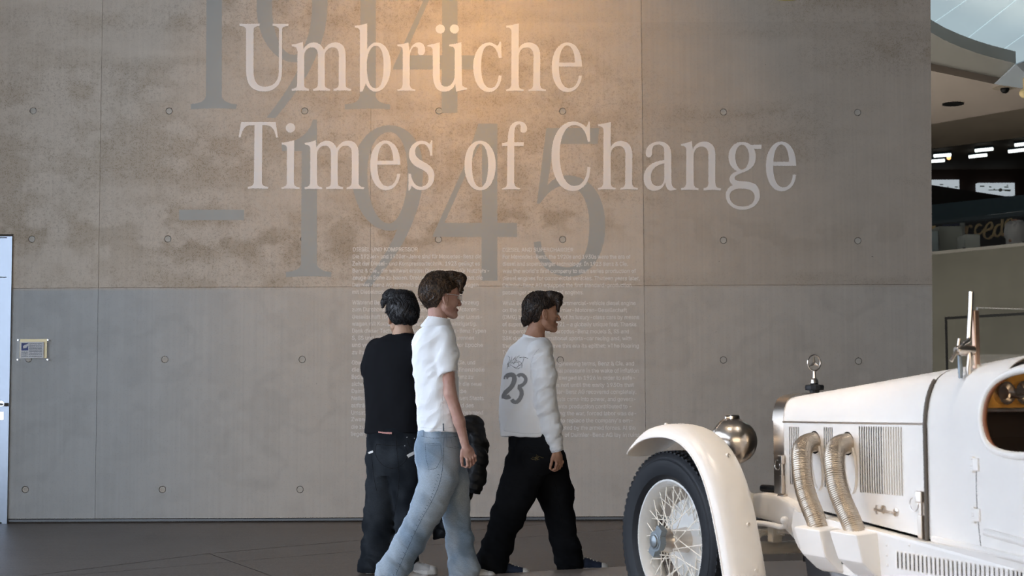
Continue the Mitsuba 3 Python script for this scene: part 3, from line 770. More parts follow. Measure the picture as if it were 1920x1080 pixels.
side_poly = sg.Polygon([(.302, bot(.3)), (1.385, bot(1.385)), (1.385, .978), (.302, .978)]).difference(unary_union(slots + port))


def panel(poly, thick, sfn):
    m = extrude(poly, thick)
    v = m.vertices
    m = trimesh.Trimesh(np.stack([v[:, 0], sfn(v[:, 0]) + thick - v[:, 2], v[:, 1]], 1), m.faces, process=False)
    m.fix_normals()
    return car_mesh(m)


sp = put('bonnet_side', panel(side_poly, .004, side_s), 'car_white', parent=car)
for t_, z0, z1, pitch in ribs:
    r_ = pitch * .20
    s_ = float(side_s(t_))
    put('louvre', ctube([(t_, s_ + .003, z0), (t_, s_ + .0012, z0 + .01), (t_, s_ + .0008, z0 + .03), (t_, s_ + .0008, z1 - .02), (t_, s_ + .003, z1)], r_, 8), 'car_white', smooth=60, parent=sp)
put('engine_cover', panel(sg.box(.31, .56, 1.09, .972), .004, lambda t: side_s(t) + .03), 'car_dark', parent=car)
put('inner_panel', panel(sg.box(1.093, .56, 1.38, .972), .004, lambda t: side_s(t) + .006), 'car_cream', parent=car)
put('engine_block', car_mesh(box((.32, .50, .35), (1.36, .94, .95))), 'car_dark', parent=car)
far_side = panel(sg.Polygon([(.302, bot(.3)), (1.385, bot(1.385)), (1.385, .978), (.302, .978)]), .004, lambda t: 2 * CL - side_s(t) - .004)
put('bonnet_side', far_side, 'car_white', parent=car)
# pressed oval recess behind each hose
for t0 in (.575, .84):
    ov = affinity.rotate(affinity.scale(sg.Point(0, 0).buffer(1, 24), .042, .11), 8)
    ov = affinity.translate(ov, t0 + .012, .80)
    ring = ov.buffer(.006).difference(ov.buffer(-.004)).difference(unary_union(slots))
    m = extrude(ring, .012)
    v = m.vertices
    m = trimesh.Trimesh(np.stack([v[:, 0], side_s(v[:, 0]) - v[:, 2], v[:, 1]], 1), m.faces, process=False)
    m.fix_normals()
    put('hose_flange', car_mesh(m), 'car_white', smooth=30, parent=sp)

# radiator shell, pointed in plan
Pr = top_half(lambda s: vee(s) - .08, .28, 24, .004)
for j in range(len(us)):
    ta = vee(sect(.25, us[j])[0])
    Pr[:, j, 0] = np.linspace(ta - .080, ta + .004, 24)
    s_, z_ = sect(.285, us[j])
    Pr[:, j, 1], Pr[:, j, 2] = s_ - .004 * (1 - us[j]), z_ + .004
Pm = np.stack([Pr[..., 0], 2 * CL - Pr[..., 1], Pr[..., 2]], -1)
zz = np.linspace(.60, .986, 6)
Ps = np.array([[(t, .4165, z) for z in zz] for t in np.linspace(.225, .304, 4)])
Pq = np.stack([Ps[..., 0], 2 * CL - Ps[..., 1], Ps[..., 2]], -1)
rs = put('radiator_shell', car_mesh(cat_([sheet(Pr, .003), sheet(Pm, .003, flip=True), sheet(Ps, .003), sheet(Pq, .003, flip=True)])), 'nickel', smooth=35, parent=car)
core = sg.Polygon([(.425, .255), (CL, .085), (2 * CL - .425, .255), (2 * CL - .425, .31), (.425, .31)])
m = extrude(core, .36)
v = m.vertices
m = trimesh.Trimesh(np.stack([v[:, 1] + .012, v[:, 0], v[:, 2] + .61], 1), m.faces)
m.fix_normals()
put('radiator_core', car_mesh(m), 'car_dark', parent=rs)
cap = lathe_car([(.001, 0), (.022, 0), (.024, .012), (.042, .014), (.044, .02), (.044, .034), (.04, .038), (.02, .04), (.012, .05), (.001, .05)], (.137, CL, 1.112), 'z', 12)
rc = put('radiator_cap', cap, 'rubber', parent=car)
put('cap_neck', lathe_car([(.02, .046), (.017, .062), (.008, .07), (.0065, .10), (.008, .105), (.001, .107)], (.137, CL, 1.112), 'z', 20), 'chrome', smooth=35, parent=rc)
sc_ = np.array([.137, CL, 1.112 + .104 + .038])
ring_pts = [(sc_[0], sc_[1] + .037 * math.cos(a), sc_[2] + .037 * math.sin(a)) for a in np.linspace(0, 2 * np.pi, 40, endpoint=False)]
ring_m = tube(cp(*np.array(ring_pts).T), .0036, 10, closed=True)
arms = []
for a in (90, 210, 330):
    e_ = sc_ + .036 * np.array([0, math.cos(math.radians(a)), math.sin(math.radians(a))])
    d_ = np.array([0, -math.sin(math.radians(a)), math.cos(math.radians(a))]) * .0095
    hull = np.vstack([e_, sc_ + d_, sc_ - d_, sc_ + [.007, 0, 0], sc_ - [.007, 0, 0], e_ + [.0005, .0005, 0]])
    arms.append(car_mesh(trimesh.convex.convex_hull(hull)))
put('mascot_ring', ring_m, 'chrome', smooth=60, parent=rc, label='chrome ring with a three-pointed star')
put('mascot_star', cat_(arms), 'chrome', parent=rc)

# --- ribbed exhaust hoses
for k, dt in enumerate((0.0, .25)):
    pts = spline([(.555 + dt * 1.06, side_s(.56 + dt) + .04, .893), (.575 + dt * 1.06, side_s(.58 + dt) - .02, .893), (.622 + dt * 1.03, .285 - dt * .1, .870), (.672 + dt, .238 - dt * .08, .805), (.712 + dt, .224 - dt * .06, .70), (.772 + dt, .222 - dt * .04, .60), (.83 + dt, .222 - dt * .04, .49)], 420)
    arc = np.concatenate([[0], np.cumsum(np.linalg.norm(np.diff(pts, axis=0), axis=1))])
    rr = .0405 + .0026 * np.abs(np.sin(arc * np.pi / .0085)) ** .7
    put('exhaust_hose', ctube(pts, rr, 24), 'pipe_steel', smooth=70, parent=car, label='ribbed bare metal exhaust hose' + (' nearer the radiator' if k == 0 else ' nearer the cockpit'))

# --- lower apron with louvres and the two pockets the hoses drop into
ap_s = lambda t: np.minimum(.245 - .045 * np.clip((np.asarray(t, float) - .6) / 1.4, 0, 1.2), .309 - .155 * np.clip((np.asarray(t, float) - 1.39) / .75, 0, 1) ** 1.15)
apron_poly = sg.Polygon(path('M.60 .61 L.585 .535 C.60 .47 .64 .43 .70 .41 C.78 .385 .86 .37 1.0 .36 L3.3 .335 L3.3 .505 L2.0 .516 L1.39 .536 L.62 .60 Z', n=10)[0])
apron = put('apron', panel(apron_poly, .004, ap_s), 'car_white', parent=car)
put('apron_ledge', car_mesh(sheet(np.array([[(t, s_, (bot(t) if t < 1.385 else .540 - .018 * (t - 1.385) / .6) - .012) for s_ in np.linspace(float(ap_s(t)) + .002, (float(side_s(t)) if t < 1.39 else .305 - .155 * ((t - 1.39) / .75) ** 1.15) + .01, 3)] for t in np.linspace(.6, 1.95, 30)]), .004)), 'car_white', smooth=30, parent=apron)
for k, t0 in enumerate((.735, .985)):
    s_ = float(ap_s(t0))
    hull = [(t0, s_ + .01, .55), (t0 + .19, s_ + .01, .545), (t0 + .005, s_ - .085, .54), (t0 + .165, s_ - .085, .535), (t0 + .06, s_ - .02, .385), (t0 + .20, s_ - .02, .38), (t0 + .06, s_ + .01, .37), (t0 + .21, s_ + .01, .37), (t0 + .035, s_ - .07, .44), (t0 + .18, s_ - .07, .435)]
    pts = np.vstack([np.array(hull) + d for d in trimesh.creation.icosphere(subdivisions=1, radius=.008).vertices])
    put('hose_pocket', car_mesh(trimesh.convex.convex_hull(pts)), 'car_white', smooth=35, parent=apron)
for k in range(64):
    t_ = 1.296 + .0248 * k
    if t_ > 2.9:
        break
    z0 = .418 - .020 * (t_ - 1.3)
    s_ = float(ap_s(t_))
    e = [(t_ - .0085, s_ + .001, z0), (t_ - .0085, s_ + .001, z0 + .07), (t_ + .009, s_ - .008, z0 + .002), (t_ + .009, s_ - .008, z0 + .066), (t_ + .010, s_ + .001, z0), (t_ + .010, s_ + .001, z0 + .07)]
    put('louvre', car_mesh(trimesh.convex.convex_hull(np.array(e))), 'car_white', parent=apron)
    put('louvre_slit', car_mesh(box((t_ + .0100, s_ - .005, z0 + .004), (t_ + .0108, s_ + .001, z0 + .064))), 'car_dark', parent=apron)
for t_, z_ in ((.655, .50), (.672, .495), (.945, .45)):
    put('slit', car_mesh(rbox((t_ - .004, float(ap_s(t_)) - .004, z_ - .045), (t_ + .004, float(ap_s(t_)) + .002, z_ + .03), .0015)), 'car_dark', parent=apron)
for t_, z_ in ((1.235, .505), (1.236, .465), (1.238, .425), (1.375, .515)):
    put('rivet', lathe_car([(.006, -.002), (.0055, .004), (.001, .006)], (t_, float(ap_s(t_)), z_), 's', 12), 'car_white', smooth=40, parent=apron)

# --- frame horn, damper, rods, spring and the dark underside
def bar(sts, hw, hh):
    """A rounded rectangular beam along stations (t, s, z)."""
    p = spline(sts, 24)
    ang = np.linspace(0, 2 * np.pi, 24, endpoint=False)
    c, s = np.cos(ang), np.sin(ang)
    e = np.stack([np.sign(c) * abs(c) ** .4, np.sign(s) * abs(s) ** .4], 1)
    hh_ = np.interp(np.linspace(0, 1, 24), np.linspace(0, 1, len(hh)), hh)
    V = np.array([[(q[0], q[1] + hw * a, q[2] + h * b) for a, b in e] + [(q[0], q[1] + hw * e[0, 0], q[2] + h * e[0, 1])] for q, h in zip(p, hh_)])
    ends = [trimesh.convex.convex_hull(np.vstack([V[i], V[i] + [1e-3, 0, 0]])) for i in (0, -1)]
    return car_mesh(cat_([sheet(V)] + ends))


put('frame_rail', bar([(-.06, .46, .585), (.12, .45, .592), (.30, .42, .580), (.48, .375, .535), (.66, .315, .48)], .043, [.045, .062, .07, .075, .07]), 'car_white', smooth=35, parent=car)
put('frame_rail', bar([(-.06, .98, .585), (.12, .99, .592), (.30, 1.02, .580), (.48, 1.08, .535), (.66, 1.15, .48)], .045, [.045, .062, .07, .075, .07]), 'car_white', smooth=35, parent=car)
put('damper', lathe_car([(.001, -.04), (.05, -.04), (.062, -.034), (.064, -.02), (.058, -.018), (.058, -.012), (.066, -.01), (.066, .012), (.058, .014), (.058, .02), (.064, .022), (.062, .036), (.001, .04)], (.02, .40, .588), 't', 36), 'car_cream', smooth=35, parent=car)
put('drag_link', ctube([(.02, .25, .535), (.20, .27, .527), (.42, .30, .520), (.455, .30, .522), (.462, .30, .545)], .0125, 12, n=24), 'car_white', smooth=60, parent=car)
put('ball_joint', car_mesh(trimesh.creation.icosphere(subdivisions=3, radius=.019).apply_translation([.462, .30, .55])), 'car_white', smooth=60, parent=car)
for k in range(4):
    put('spring_leaf', ctube([(-.30 + .1 * k, .47, .425 - .012 * k), (.02, .47, .47 - .012 * k), (.36 - .07 * k, .47, .49 - .012 * k)], .0075, 4, n=12), 'car_cream', parent=car)
put('spring_clip', car_mesh(rbox((.13, .44, .425), (.17, .50, .50), .008)), 'car_cream', smooth=35, parent=car)
put('shackle', car_mesh(trimesh.creation.icosphere(subdivisions=3, radius=.028).apply_translation([.37, .46, .478])), 'nickel', smooth=60, parent=car)
put('front_axle', ctube([(0.0, .13, .438), (.02, .35, .40), (.02, CL, .385), (.02, 1.09, .40), (0.0, 1.31, .438)], .03, 14, n=24), 'car_cream', smooth=60, parent=car)
put('starting_handle', ctube([(-.02, CL, .655), (.16, CL, .655)], .018, 12), 'rubber', smooth=35, parent=car)
put('crank_grip', ctube([(.10, .44, .672), (.245, .44, .672)], .0165, 12), 'rubber', smooth=35, parent=car)
put('sump', car_mesh(trimesh.convex.convex_hull(np.array([(t, s, z) for t, s, z in ((.44, .40, .50), (1.5, .36, .46), (.50, .42, .13), (1.5, .40, .13), (.44, 1.04, .50), (1.5, 1.08, .46), (.50, 1.02, .13), (1.5, 1.04, .13))]))), 'under_grey', parent=car)
put('exhaust_pipe', ctube([(.80, .33, .40), (.86, .28, .355), (1.0, .275, .325), (1.6, .275, .30), (2.9, .275, .30)], .036, 16, n=40), 'pipe_dull', smooth=60, parent=car)

# --- scuttle and body side with the cut-away cockpit
from scipy.interpolate import PchipInterpolator
body_s = lambda t: .305 - .155 * np.clip((np.asarray(t, float) - 1.39) / .75, 0, 1) ** 1.15 - .0 * np.asarray(t)


SN = np.array([0, .025, .07, .14, .26, .45, .7, 1.0])
ZN = np.array([0, .30, .54, .73, .865, .945, .985, 1.0])


def crown_z(t):
    return 1.108 + .107 * np.clip((np.asarray(t, float) - .285) / 1.10, -.25, 1.4)


def body_surf(t, z):
    """s of the body side at (t, z): upright below, rolling inwards to the scuttle above."""
    s0 = body_s(t)
    fr = np.clip((z - .982) / (crown_z(t) - .982), 0, 1)
    return s0 + (CL - s0) * PchipInterpolator(ZN, SN)(fr)


rim = spline([(2.42, 1.195), (2.20, 1.19), (1.99, 1.180), (1.885, 1.163), (1.81, 1.115), (1.78, 1.035), (1.79, .965), (1.825, .912), (1.90, .885), (2.02, .876), (2.20, .89), (2.42, .93)], 90)
hole = sg.Polygon(list(rim) + [(2.55, .95), (2.55, 1.21)])
ts, zs_ = np.linspace(1.392, 3.3, 150), np.linspace(.515, 1.215, 84)
tri = []
top_z = lambda t: 1.10 + .118 * np.clip((t - 1.392) / .42, 0, 1) ** .8
# the skin is a fine grid bent over body_surf and cut by the opening
grid = sg.Polygon([(1.392, .537), (3.3, .505), (3.3, .97)] + [(2.55, .97), (2.55, 1.205), (1.95, 1.207)] + [(t, .982 + .73 * (float(crown_z(t)) - .982)) for t in np.linspace(1.86, 1.392, 24)])
skin2 = grid.difference(hole)


def bend(poly, thick, fn, cell=.03):
    """A flat panel in (t, z), cut into small cells and bent so that s = fn(t, z)."""
    x0, z0, x1, z1 = poly.bounds
    parts = []
    shapely.prepare(poly)
    tv, tf = [], []
    for a in np.arange(x0, x1, cell):
        for b in np.arange(z0, z1, cell):
            c = sg.box(a, b, a + cell, b + cell)
            if poly.contains(c):
                k = len(tv)
                tv += [(a, b), (a + cell, b), (a + cell, b + cell), (a, b + cell)]
                tf += [(k, k + 1, k + 2), (k, k + 2, k + 3)]
            elif poly.intersects(c):
                for gg in getattr(poly.intersection(c), 'geoms', [poly.intersection(c)]):
                    if gg.geom_type == 'Polygon' and gg.area > 1e-8:
                        v_, f_ = trimesh.creation.triangulate_polygon(gg, engine='earcut')
                        k = len(tv)
                        tv += [tuple(q) for q in v_]
                        tf += [tuple(q + k) for q in f_]
    V, Fc = np.array(tv), np.array(tf)
    me = trimesh.Trimesh(np.stack([V[:, 0], np.zeros(len(V)), V[:, 1]], 1), Fc, process=True)
    me.merge_vertices(digits_vertex=5)
    v = me.vertices
    ss = fn(v[:, 0], v[:, 2])
    a = np.stack([v[:, 0], ss, v[:, 2]], 1)
    b = a + [0, thick, 0]
    N = len(a)
    e = trimesh.grouping.group_rows(np.sort(me.edges, 1), require_count=1)
    be = me.edges[e]
    side = np.vstack([np.stack([be[:, 1], be[:, 0], be[:, 0] + N], 1), np.stack([be[:, 1], be[:, 0] + N, be[:, 1] + N], 1)])
    return trimesh.Trimesh(np.vstack([a, b]), np.vstack([me.faces, me.faces[:, ::-1] + N, side]), process=False)


body = put('body_side', car_mesh(bend(skin2, .005, body_surf)), 'car_white', smooth=30, parent=car)
mir = bend(skin2, .005, lambda t, z: body_surf(t, z))
mir.vertices[:, 1] = 2 * CL - mir.vertices[:, 1]
mir.invert()
put('body_side', car_mesh(mir), 'car_white', smooth=30, parent=car)
# scuttle top between the two sides
uu = np.concatenate([np.linspace(3 / 7, 1, 18), 2 - np.linspace(1, 3 / 7, 18)[1:]])
Pc = np.zeros((16, len(uu), 3))
for i, t in enumerate(np.linspace(1.392, 1.86, 16)):
    for j, u in enumerate(uu):
        k = min(u, 2 - u)
        s_ = float(body_s(t)) + (CL - float(body_s(t))) * float(PchipInterpolator(np.linspace(0, 1, 8), SN)(k))
        Pc[i, j] = (t, s_ if u <= 1 else 2 * CL - s_, .982 + (float(crown_z(t)) - .982) * float(PchipInterpolator(np.linspace(0, 1, 8), ZN)(k)))
put('scuttle', car_mesh(sheet(Pc, .004)), 'car_white', smooth=35, parent=car)
put('tail_panel', car_mesh(box((3.29, .16, .52), (3.31, 2 * CL - .16, .97))), 'car_white', parent=car)
put('cockpit_floor', car_mesh(box((1.7, .27, .49), (3.29, 2 * CL - .27, .52))), 'firewall_brown', parent=car)
rr = np.array([(t, float(body_surf(np.array(t), np.array(z))) - .004, z) for t, z in rim])
put('opening_roll', ctube(rr[:, [0, 1, 2]] + [-.010, .001, 0], .014, 14), 'car_white', smooth=60, parent=body)
put('leather_piping', ctube(rr + [.006, .004, 0], .0085, 10), 'leather_edge', smooth=60, parent=body)
# door shut line, hinges, waist mouldings
put('shut_line', car_mesh(cat_([box((t - .0015, float(body_surf(np.array(t), np.array(z))) - .0012, z), (t + .0015, float(body_surf(np.array(t), np.array(z))) + .002, z + .022)) for t, z in [(1.745 - .02 * math.sin((z - .53) * 8), z) for z in np.arange(.535, .84, .02)]])), 'seal_brown', parent=body)
for z_ in (.835, .650):
    s_ = float(body_surf(np.array(1.725), np.array(z_)))
    put('door_hinge', car_mesh(cat_([rbox((1.718, s_ - .012, z_ - .024), (1.748, s_ + .004, z_ + .024), .004)] + [rbox((1.704, s_ - .012, z_ + d - .006), (1.72, s_ + .004, z_ + d + .006), .003) for d in (-.024, 0, .024)])), 'car_white', smooth=35, parent=body)
put('lower_moulding', ctube([(t, float(body_s(t)) - .007, .538 - .036 * (t - 1.42)) for t in np.linspace(1.43, 3.2, 30)], .0135, 12), 'car_white', smooth=60, parent=body)
put('door_moulding', ctube([(t, float(body_s(t)) - .007, .592 - .07 * (t - 1.80)) for t in np.linspace(1.79, 2.7, 20)], .014, 12), 'car_white', smooth=60, parent=body)
# bonnet strap at the scuttle seam, with its buckle, and the handle
seam = [(1.388, float(side_s(1.388)) - .003, z) for z in np.linspace(.53, .975, 12)] + [(1.388, sect(1.388, u)[0] - .003, sect(1.388, u)[1] + .002) for u in np.linspace(.05, .42, 8)]
put('bonnet_strap', ctube(seam, .0075, 8), 'seal_brown', smooth=60, parent=car)
st = float(side_s(1.372)) - .006
bk = put('strap_latch', car_mesh(cat_([rbox((1.352, st - .016, .535), (1.376, st + .004, .628), .004), rbox((1.358, st - .012, .62), (1.372, st, .70), .003), rbox((1.345, st - .018, .675), (1.378, st + .002, .72), .004)])), 'nickel', smooth=35, parent=car)
put('latch_ring', tube(cp(*np.array([(1.330 + .024 * math.cos(a), st - .010, .668 + .027 * math.sin(a)) for a in np.linspace(0, 2 * np.pi, 28, endpoint=False)]).T), .003, 8, closed=True), 'chrome', smooth=60, parent=bk)
sf = float(side_s(.31)) - .008
bk2 = put('strap_latch', car_mesh(cat_([rbox((.292, sf - .014, .655), (.312, sf + .004, .74), .004), rbox((.295, sf - .012, .735), (.309, sf, .81), .003), rbox((.285, sf - .016, .79), (.318, sf + .002, .83), .004), rbox((.28, sf - .02, .625), (.33, sf + .006, .655), .006)])), 'nickel', smooth=35, parent=car)
put('latch_ring', tube(cp(*np.array([(.275 + .02 * math.cos(a), sf - .010, .785 + .022 * math.sin(a)) for a in np.linspace(0, 2 * np.pi, 28, endpoint=False)]).T), .003, 8, closed=True), 'chrome', smooth=60, parent=bk2)
hs = lambda t: float(side_s(t))
put('bonnet_handle', cat_([ctube([(1.075, hs(1.08) - .035, .632), (1.185, hs(1.18) - .035, .627)], .0055, 10)] + [ctube([(t, hs(t), z), (t, hs(t) - .036, z)], .005, 8) for t, z in ((1.09, .632), (1.18, .627))] + [lathe_car([(.018, 0), (.017, .004), (.001, .006)], (t, hs(t), z), 's', 18) for t, z in ((1.09, .632), (1.18, .627))] + [ctube([(1.09, hs(1.09) - .035, .615), (1.09, hs(1.09) - .035, .652)], .0055, 8)]), 'nickel', smooth=40, parent=car)

# --- dashboard seen through the opening
dash = put('dashboard', car_mesh(trimesh.convex.convex_hull(np.array([(t, s, z) for t in (1.70, 1.725) for s, z in ((.30, 1.044), (.335, 1.15), (.39, 1.19), (2 * CL - .30, 1.044), (2 * CL - .335, 1.15), (2 * CL - .39, 1.19))]))), 'dash_wood', smooth=30, parent=car)
put('lower_rail', car_mesh(rbox((1.70, .26, 1.026), (1.74, 2 * CL - .26, 1.044), .006)), 'nickel', smooth=30, parent=dash)
for s_, z_ in ((.378, 1.098), (.462, 1.10)):
    put('gauge', lathe_car([(.001, -.012), (.024, -.012), (.036, -.03), (.042, -.03), (.044, -.022), (.042, 0), (.001, 0)], (1.725, s_, z_), 't', 32), 'nickel', smooth=40, parent=dash)
put('throttle_rod', ctube([(1.765, .378, 1.088), (1.775, .42, 1.084), (1.765, .462, 1.098)], .008, 10), 'nickel', smooth=50, parent=dash)
put('firewall', car_mesh(box((1.60, .31, .53), (1.62, 2 * CL - .31, 1.04))), 'firewall_brown', parent=car)
put('foot_box', car_mesh(trimesh.convex.convex_hull(np.array([(1.62, .36, .93), (1.70, .36, .62), (1.62, .60, .93), (1.72, .60, .62), (1.62, .36, .6), (1.62, .6, .6)]))), 'firewall_brown', parent=car)
put('seat', car_mesh(rbox((2.35, .28, .55), (2.75, 2 * CL - .28, .86), .05)), 'leather_edge', smooth=40, parent=car)
put('seat_back', car_mesh(rbox((2.72, .28, .60), (2.9, 2 * CL - .28, 1.2), .06)), 'leather_edge', smooth=40, parent=car)
wheel_pts = [(2.08 + .06 * math.sin(a), .52 + .2 * math.cos(a), 1.0 + .19 * math.sin(a)) for a in np.linspace(0, 2 * np.pi, 36, endpoint=False)]
put('steering_wheel', cat_([tube(cp(*np.array(wheel_pts).T), .013, 10, closed=True), ctube([(2.08, .52, 1.0), (1.72, .56, .86)], .016, 10)] + [ctube([(2.08, .52, 1.0), wheel_pts[k]], .007, 8) for k in (4, 14, 23, 32)]), 'car_dark', smooth=50, parent=car)

# --- folding windscreen
WT = 1.60
ws = put('windscreen_glass', car_mesh(box((WT - .003, .384, 1.20), (WT + .003, 2 * CL - .384, 1.424))), 'glass_pane', parent=car)
put('top_edge', car_mesh(box((WT - .0035, .384, 1.4235), (WT + .0035, 2 * CL - .384, 1.4265))), 'card_white', parent=ws)
for sg_ in (1, -1):
    X = (lambda s: s) if sg_ == 1 else (lambda s: 2 * CL - s)
    q = lambda pts: [(t, X(s), z) for t, s, z in pts]
    po_ = put('windscreen_post', ctube(q([(WT, .357, 1.485), (WT, .350, 1.40), (WT, .342, 1.32), (WT, .336, 1.298), (WT, .318, 1.288), (WT, .305, 1.275)]), .0098, 12, n=40), 'chrome', smooth=60, parent=car)
    put('side_channel', car_mesh(cat_([rbox((WT - .010, min(X(.362), X(.386)), 1.19), (WT + .010, max(X(.362), X(.386)), 1.415), .004)])), 'channel_reflection', smooth=30, parent=po_)
    put('clamp_barrel', ctube(q([(WT - .01, .285, 1.258), (WT - .01, .30, 1.262), (WT - .005, .335, 1.262), (WT, .362, 1.262)]), [.016, .023, .021, .017], 16), 'nickel', smooth=40, parent=po_)
    put('wing_nut', cat_([ctube(q([(WT - .01, .293, 1.262), (WT - .01, .302, 1.305)]), .007, 10), ctube(q([(WT - .01, .290, 1.262), (WT - .015, .262, 1.22)]), .008, 10)]), 'nickel', smooth=40, parent=po_)
    put('bracket_tube', ctube(q([(WT, .335, 1.262), (WT, .336, 1.20), (WT, .34, 1.16), (WT + .015, .355, 1.135), (WT + .03, .375, 1.13)]), .0115, 12, n=24), 'nickel', smooth=60, parent=po_)
    put('stay_tube', ctube(q([(WT, .372, 1.262), (WT, .372, 1.205), (WT + .02, .385, 1.186), (WT + .05, .42, 1.192), (WT + .06, .52, 1.222), (WT + .06, CL, 1.242)]), .0105, 12, n=40), 'car_cream', smooth=60, parent=po_)
    put('drop_screw', ctube(q([(WT - .02, .308, 1.255), (WT - .02, .312, 1.19), (WT - .02, .312, 1.155)]), [.007, .010, .008], 10), 'hub_steel', smooth=40, parent=po_)
# ------------------------------------------------------------------ figures: smooth solids from distance fields
def nets(f, lo, hi, h):
    """The zero surface of f (points (n, 3) -> distance) as a mesh, by surface nets."""
    lo, hi = np.asarray(lo, float), np.asarray(hi, float)
    n = np.ceil((hi - lo) / h).astype(int) + 1
    ax = [lo[k] + h * np.arange(n[k]) for k in range(3)]
    V = np.empty(n, np.float32)
    step = max(1, int(400000 / (n[1] * n[2])))
    for i in range(0, n[0], step):
        g = np.stack(np.meshgrid(ax[0][i:i + step], ax[1], ax[2], indexing='ij'), -1)
        V[i:i + step] = f(g.reshape(-1, 3)).reshape(g.shape[:3])
    S = V < 0
    c = n - 1
    cnt = np.zeros(c, np.int8)
    cor = [(a, b, d) for a in (0, 1) for b in (0, 1) for d in (0, 1)]
    sl = lambda A, o: A[o[0]:o[0] + c[0], o[1]:o[1] + c[1], o[2]:o[2] + c[2]]
    for o in cor:
        cnt += sl(S, o)
    act = (cnt > 0) & (cnt < 8)
    idx = -np.ones(c, np.int64)
    ijk = np.argwhere(act)
    idx[act] = np.arange(len(ijk))
    acc, num = np.zeros((len(ijk), 3)), np.zeros(len(ijk))
    for a in cor:
        for k in range(3):
            if a[k]:
                continue
            b = list(a)
            b[k] = 1
            va = V[ijk[:, 0] + a[0], ijk[:, 1] + a[1], ijk[:, 2] + a[2]]
            vb = V[ijk[:, 0] + b[0], ijk[:, 1] + b[1], ijk[:, 2] + b[2]]
            cr = (va < 0) != (vb < 0)
            t = np.where(cr, va / np.where(cr, va - vb, 1), 0)
            p = np.array(a, float)[None] + 0 * acc
            p[:, k] += t
            acc += p * cr[:, None]
            num += cr
    P = lo + (ijk + acc / num[:, None]) * h
    F_ = []
    for k in range(3):
        a, b = (k + 1) % 3, (k + 2) % 3
        lo_, hi_ = [slice(1, c[m]) for m in range(3)], None
        s0 = [slice(1, c[m]) for m in range(3)]
        s1 = list(s0)
        s0[k], s1[k] = slice(0, c[k]), slice(1, c[k] + 1)
        A, B = S[tuple(s0)], S[tuple(s1)]
        e = np.argwhere(A != B)
        if not len(e):
            continue
        inside = A[tuple(e.T)]
        e = e + np.array([0 if m == k else 1 for m in range(3)])
        d = np.zeros((4, 3), int)
        d[1, a] = d[2, a] = -1
        d[2, b] = d[3, b] = -1
        q = np.stack([idx[tuple((e + d[m]).T)] for m in range(4)], 1)
        q[~inside] = q[~inside][:, ::-1]
        F_.append(q)
    q = np.vstack(F_)
    q = q[(q >= 0).all(1)]
    return trimesh.Trimesh(P, np.vstack([q[:, [0, 1, 2]], q[:, [0, 2, 3]]]), process=False)


def smin(a, b, k):
    h = np.clip(.5 + .5 * (b - a) / k, 0, 1)
    return b + (a - b) * h - k * h * (1 - h)


def smax(a, b, k):
    return -smin(-a, -b, k)


def cone(P, a, b, ra, rb):
    a, b = np.asarray(a, float), np.asarray(b, float)
    d = b - a
    t = np.clip((P - a) @ d / (d @ d), 0, 1)
    return np.linalg.norm(P - a - t[:, None] * d, axis=1) - (ra + (rb - ra) * t)


def chain(P, pts, rs, k=.02):
    o = None
    for i in range(len(pts) - 1):
        c = cone(P, pts[i], pts[i + 1], rs[i], rs[i + 1])
        o = c if o is None else smin(o, c, k)
    return o


def ell(P, c, r, R=None):
    q = P - np.asarray(c, float)
    if R is not None:
        q = q @ R
    r = np.asarray(r, float)
    k0 = np.linalg.norm(q / r, axis=1)
    k1 = np.linalg.norm(q / r**2, axis=1)
    return k0 * (k0 - 1) / np.maximum(k1, 1e-9)


def loft(P, rows, ang):
    """A stack of ellipses: rows (z, x, y, half-length along the facing, half-width across), turned by ang."""
    rows = np.array(sorted(rows))
    z = P[:, 2]
    f = [PchipInterpolator(rows[:, 0], rows[:, k])(np.clip(z, rows[0, 0], rows[-1, 0])) for k in (1, 2, 3, 4)]
    x, y = P[:, 0] - f[0], P[:, 1] - f[1]
    c, s = math.cos(ang), math.sin(ang)
    u, v = x * c + y * s, -x * s + y * c
    k0 = np.sqrt((u / f[2])**2 + (v / f[3])**2)
    d = (k0 - 1) * np.minimum(f[2], f[3])
    return np.maximum(d, np.maximum(z - rows[-1, 0], rows[0, 0] - z))


GK = [1.0]


def gchain(P, pts, rs, k=.02):
    return chain(P, pts, [r * GK[0] for r in rs], k)


def half(P, p, n):
    n = np.asarray(n, float)
    return (P - np.asarray(p, float)) @ (n / np.linalg.norm(n))


def folds(P, sc, amp, seed=0, oct=2):
    return amp * (meshkit.fbm(P * np.asarray(sc), oct, seed) - .5)


def rotz(a):
    c, s = math.cos(a), math.sin(a)
    return np.array([[c, -s, 0], [s, c, 0], [0, 0, 1.0]])


def roty(a):
    c, s = math.cos(a), math.sin(a)
    return np.array([[c, 0, s], [0, 1, 0], [-s, 0, c]])


def rotx(a):
    c, s = math.cos(a), math.sin(a)
    return np.array([[1, 0, 0], [0, c, -s], [0, s, c]])


def axis_R(x, up=(0, 0, 1)):
    """Rotation whose first column is x and whose third column is near up."""
    x = np.asarray(x, float) / np.linalg.norm(x)
    y = np.cross(up, x)
    y /= np.linalg.norm(y)
    return np.stack([x, y, np.cross(x, y)], 1)


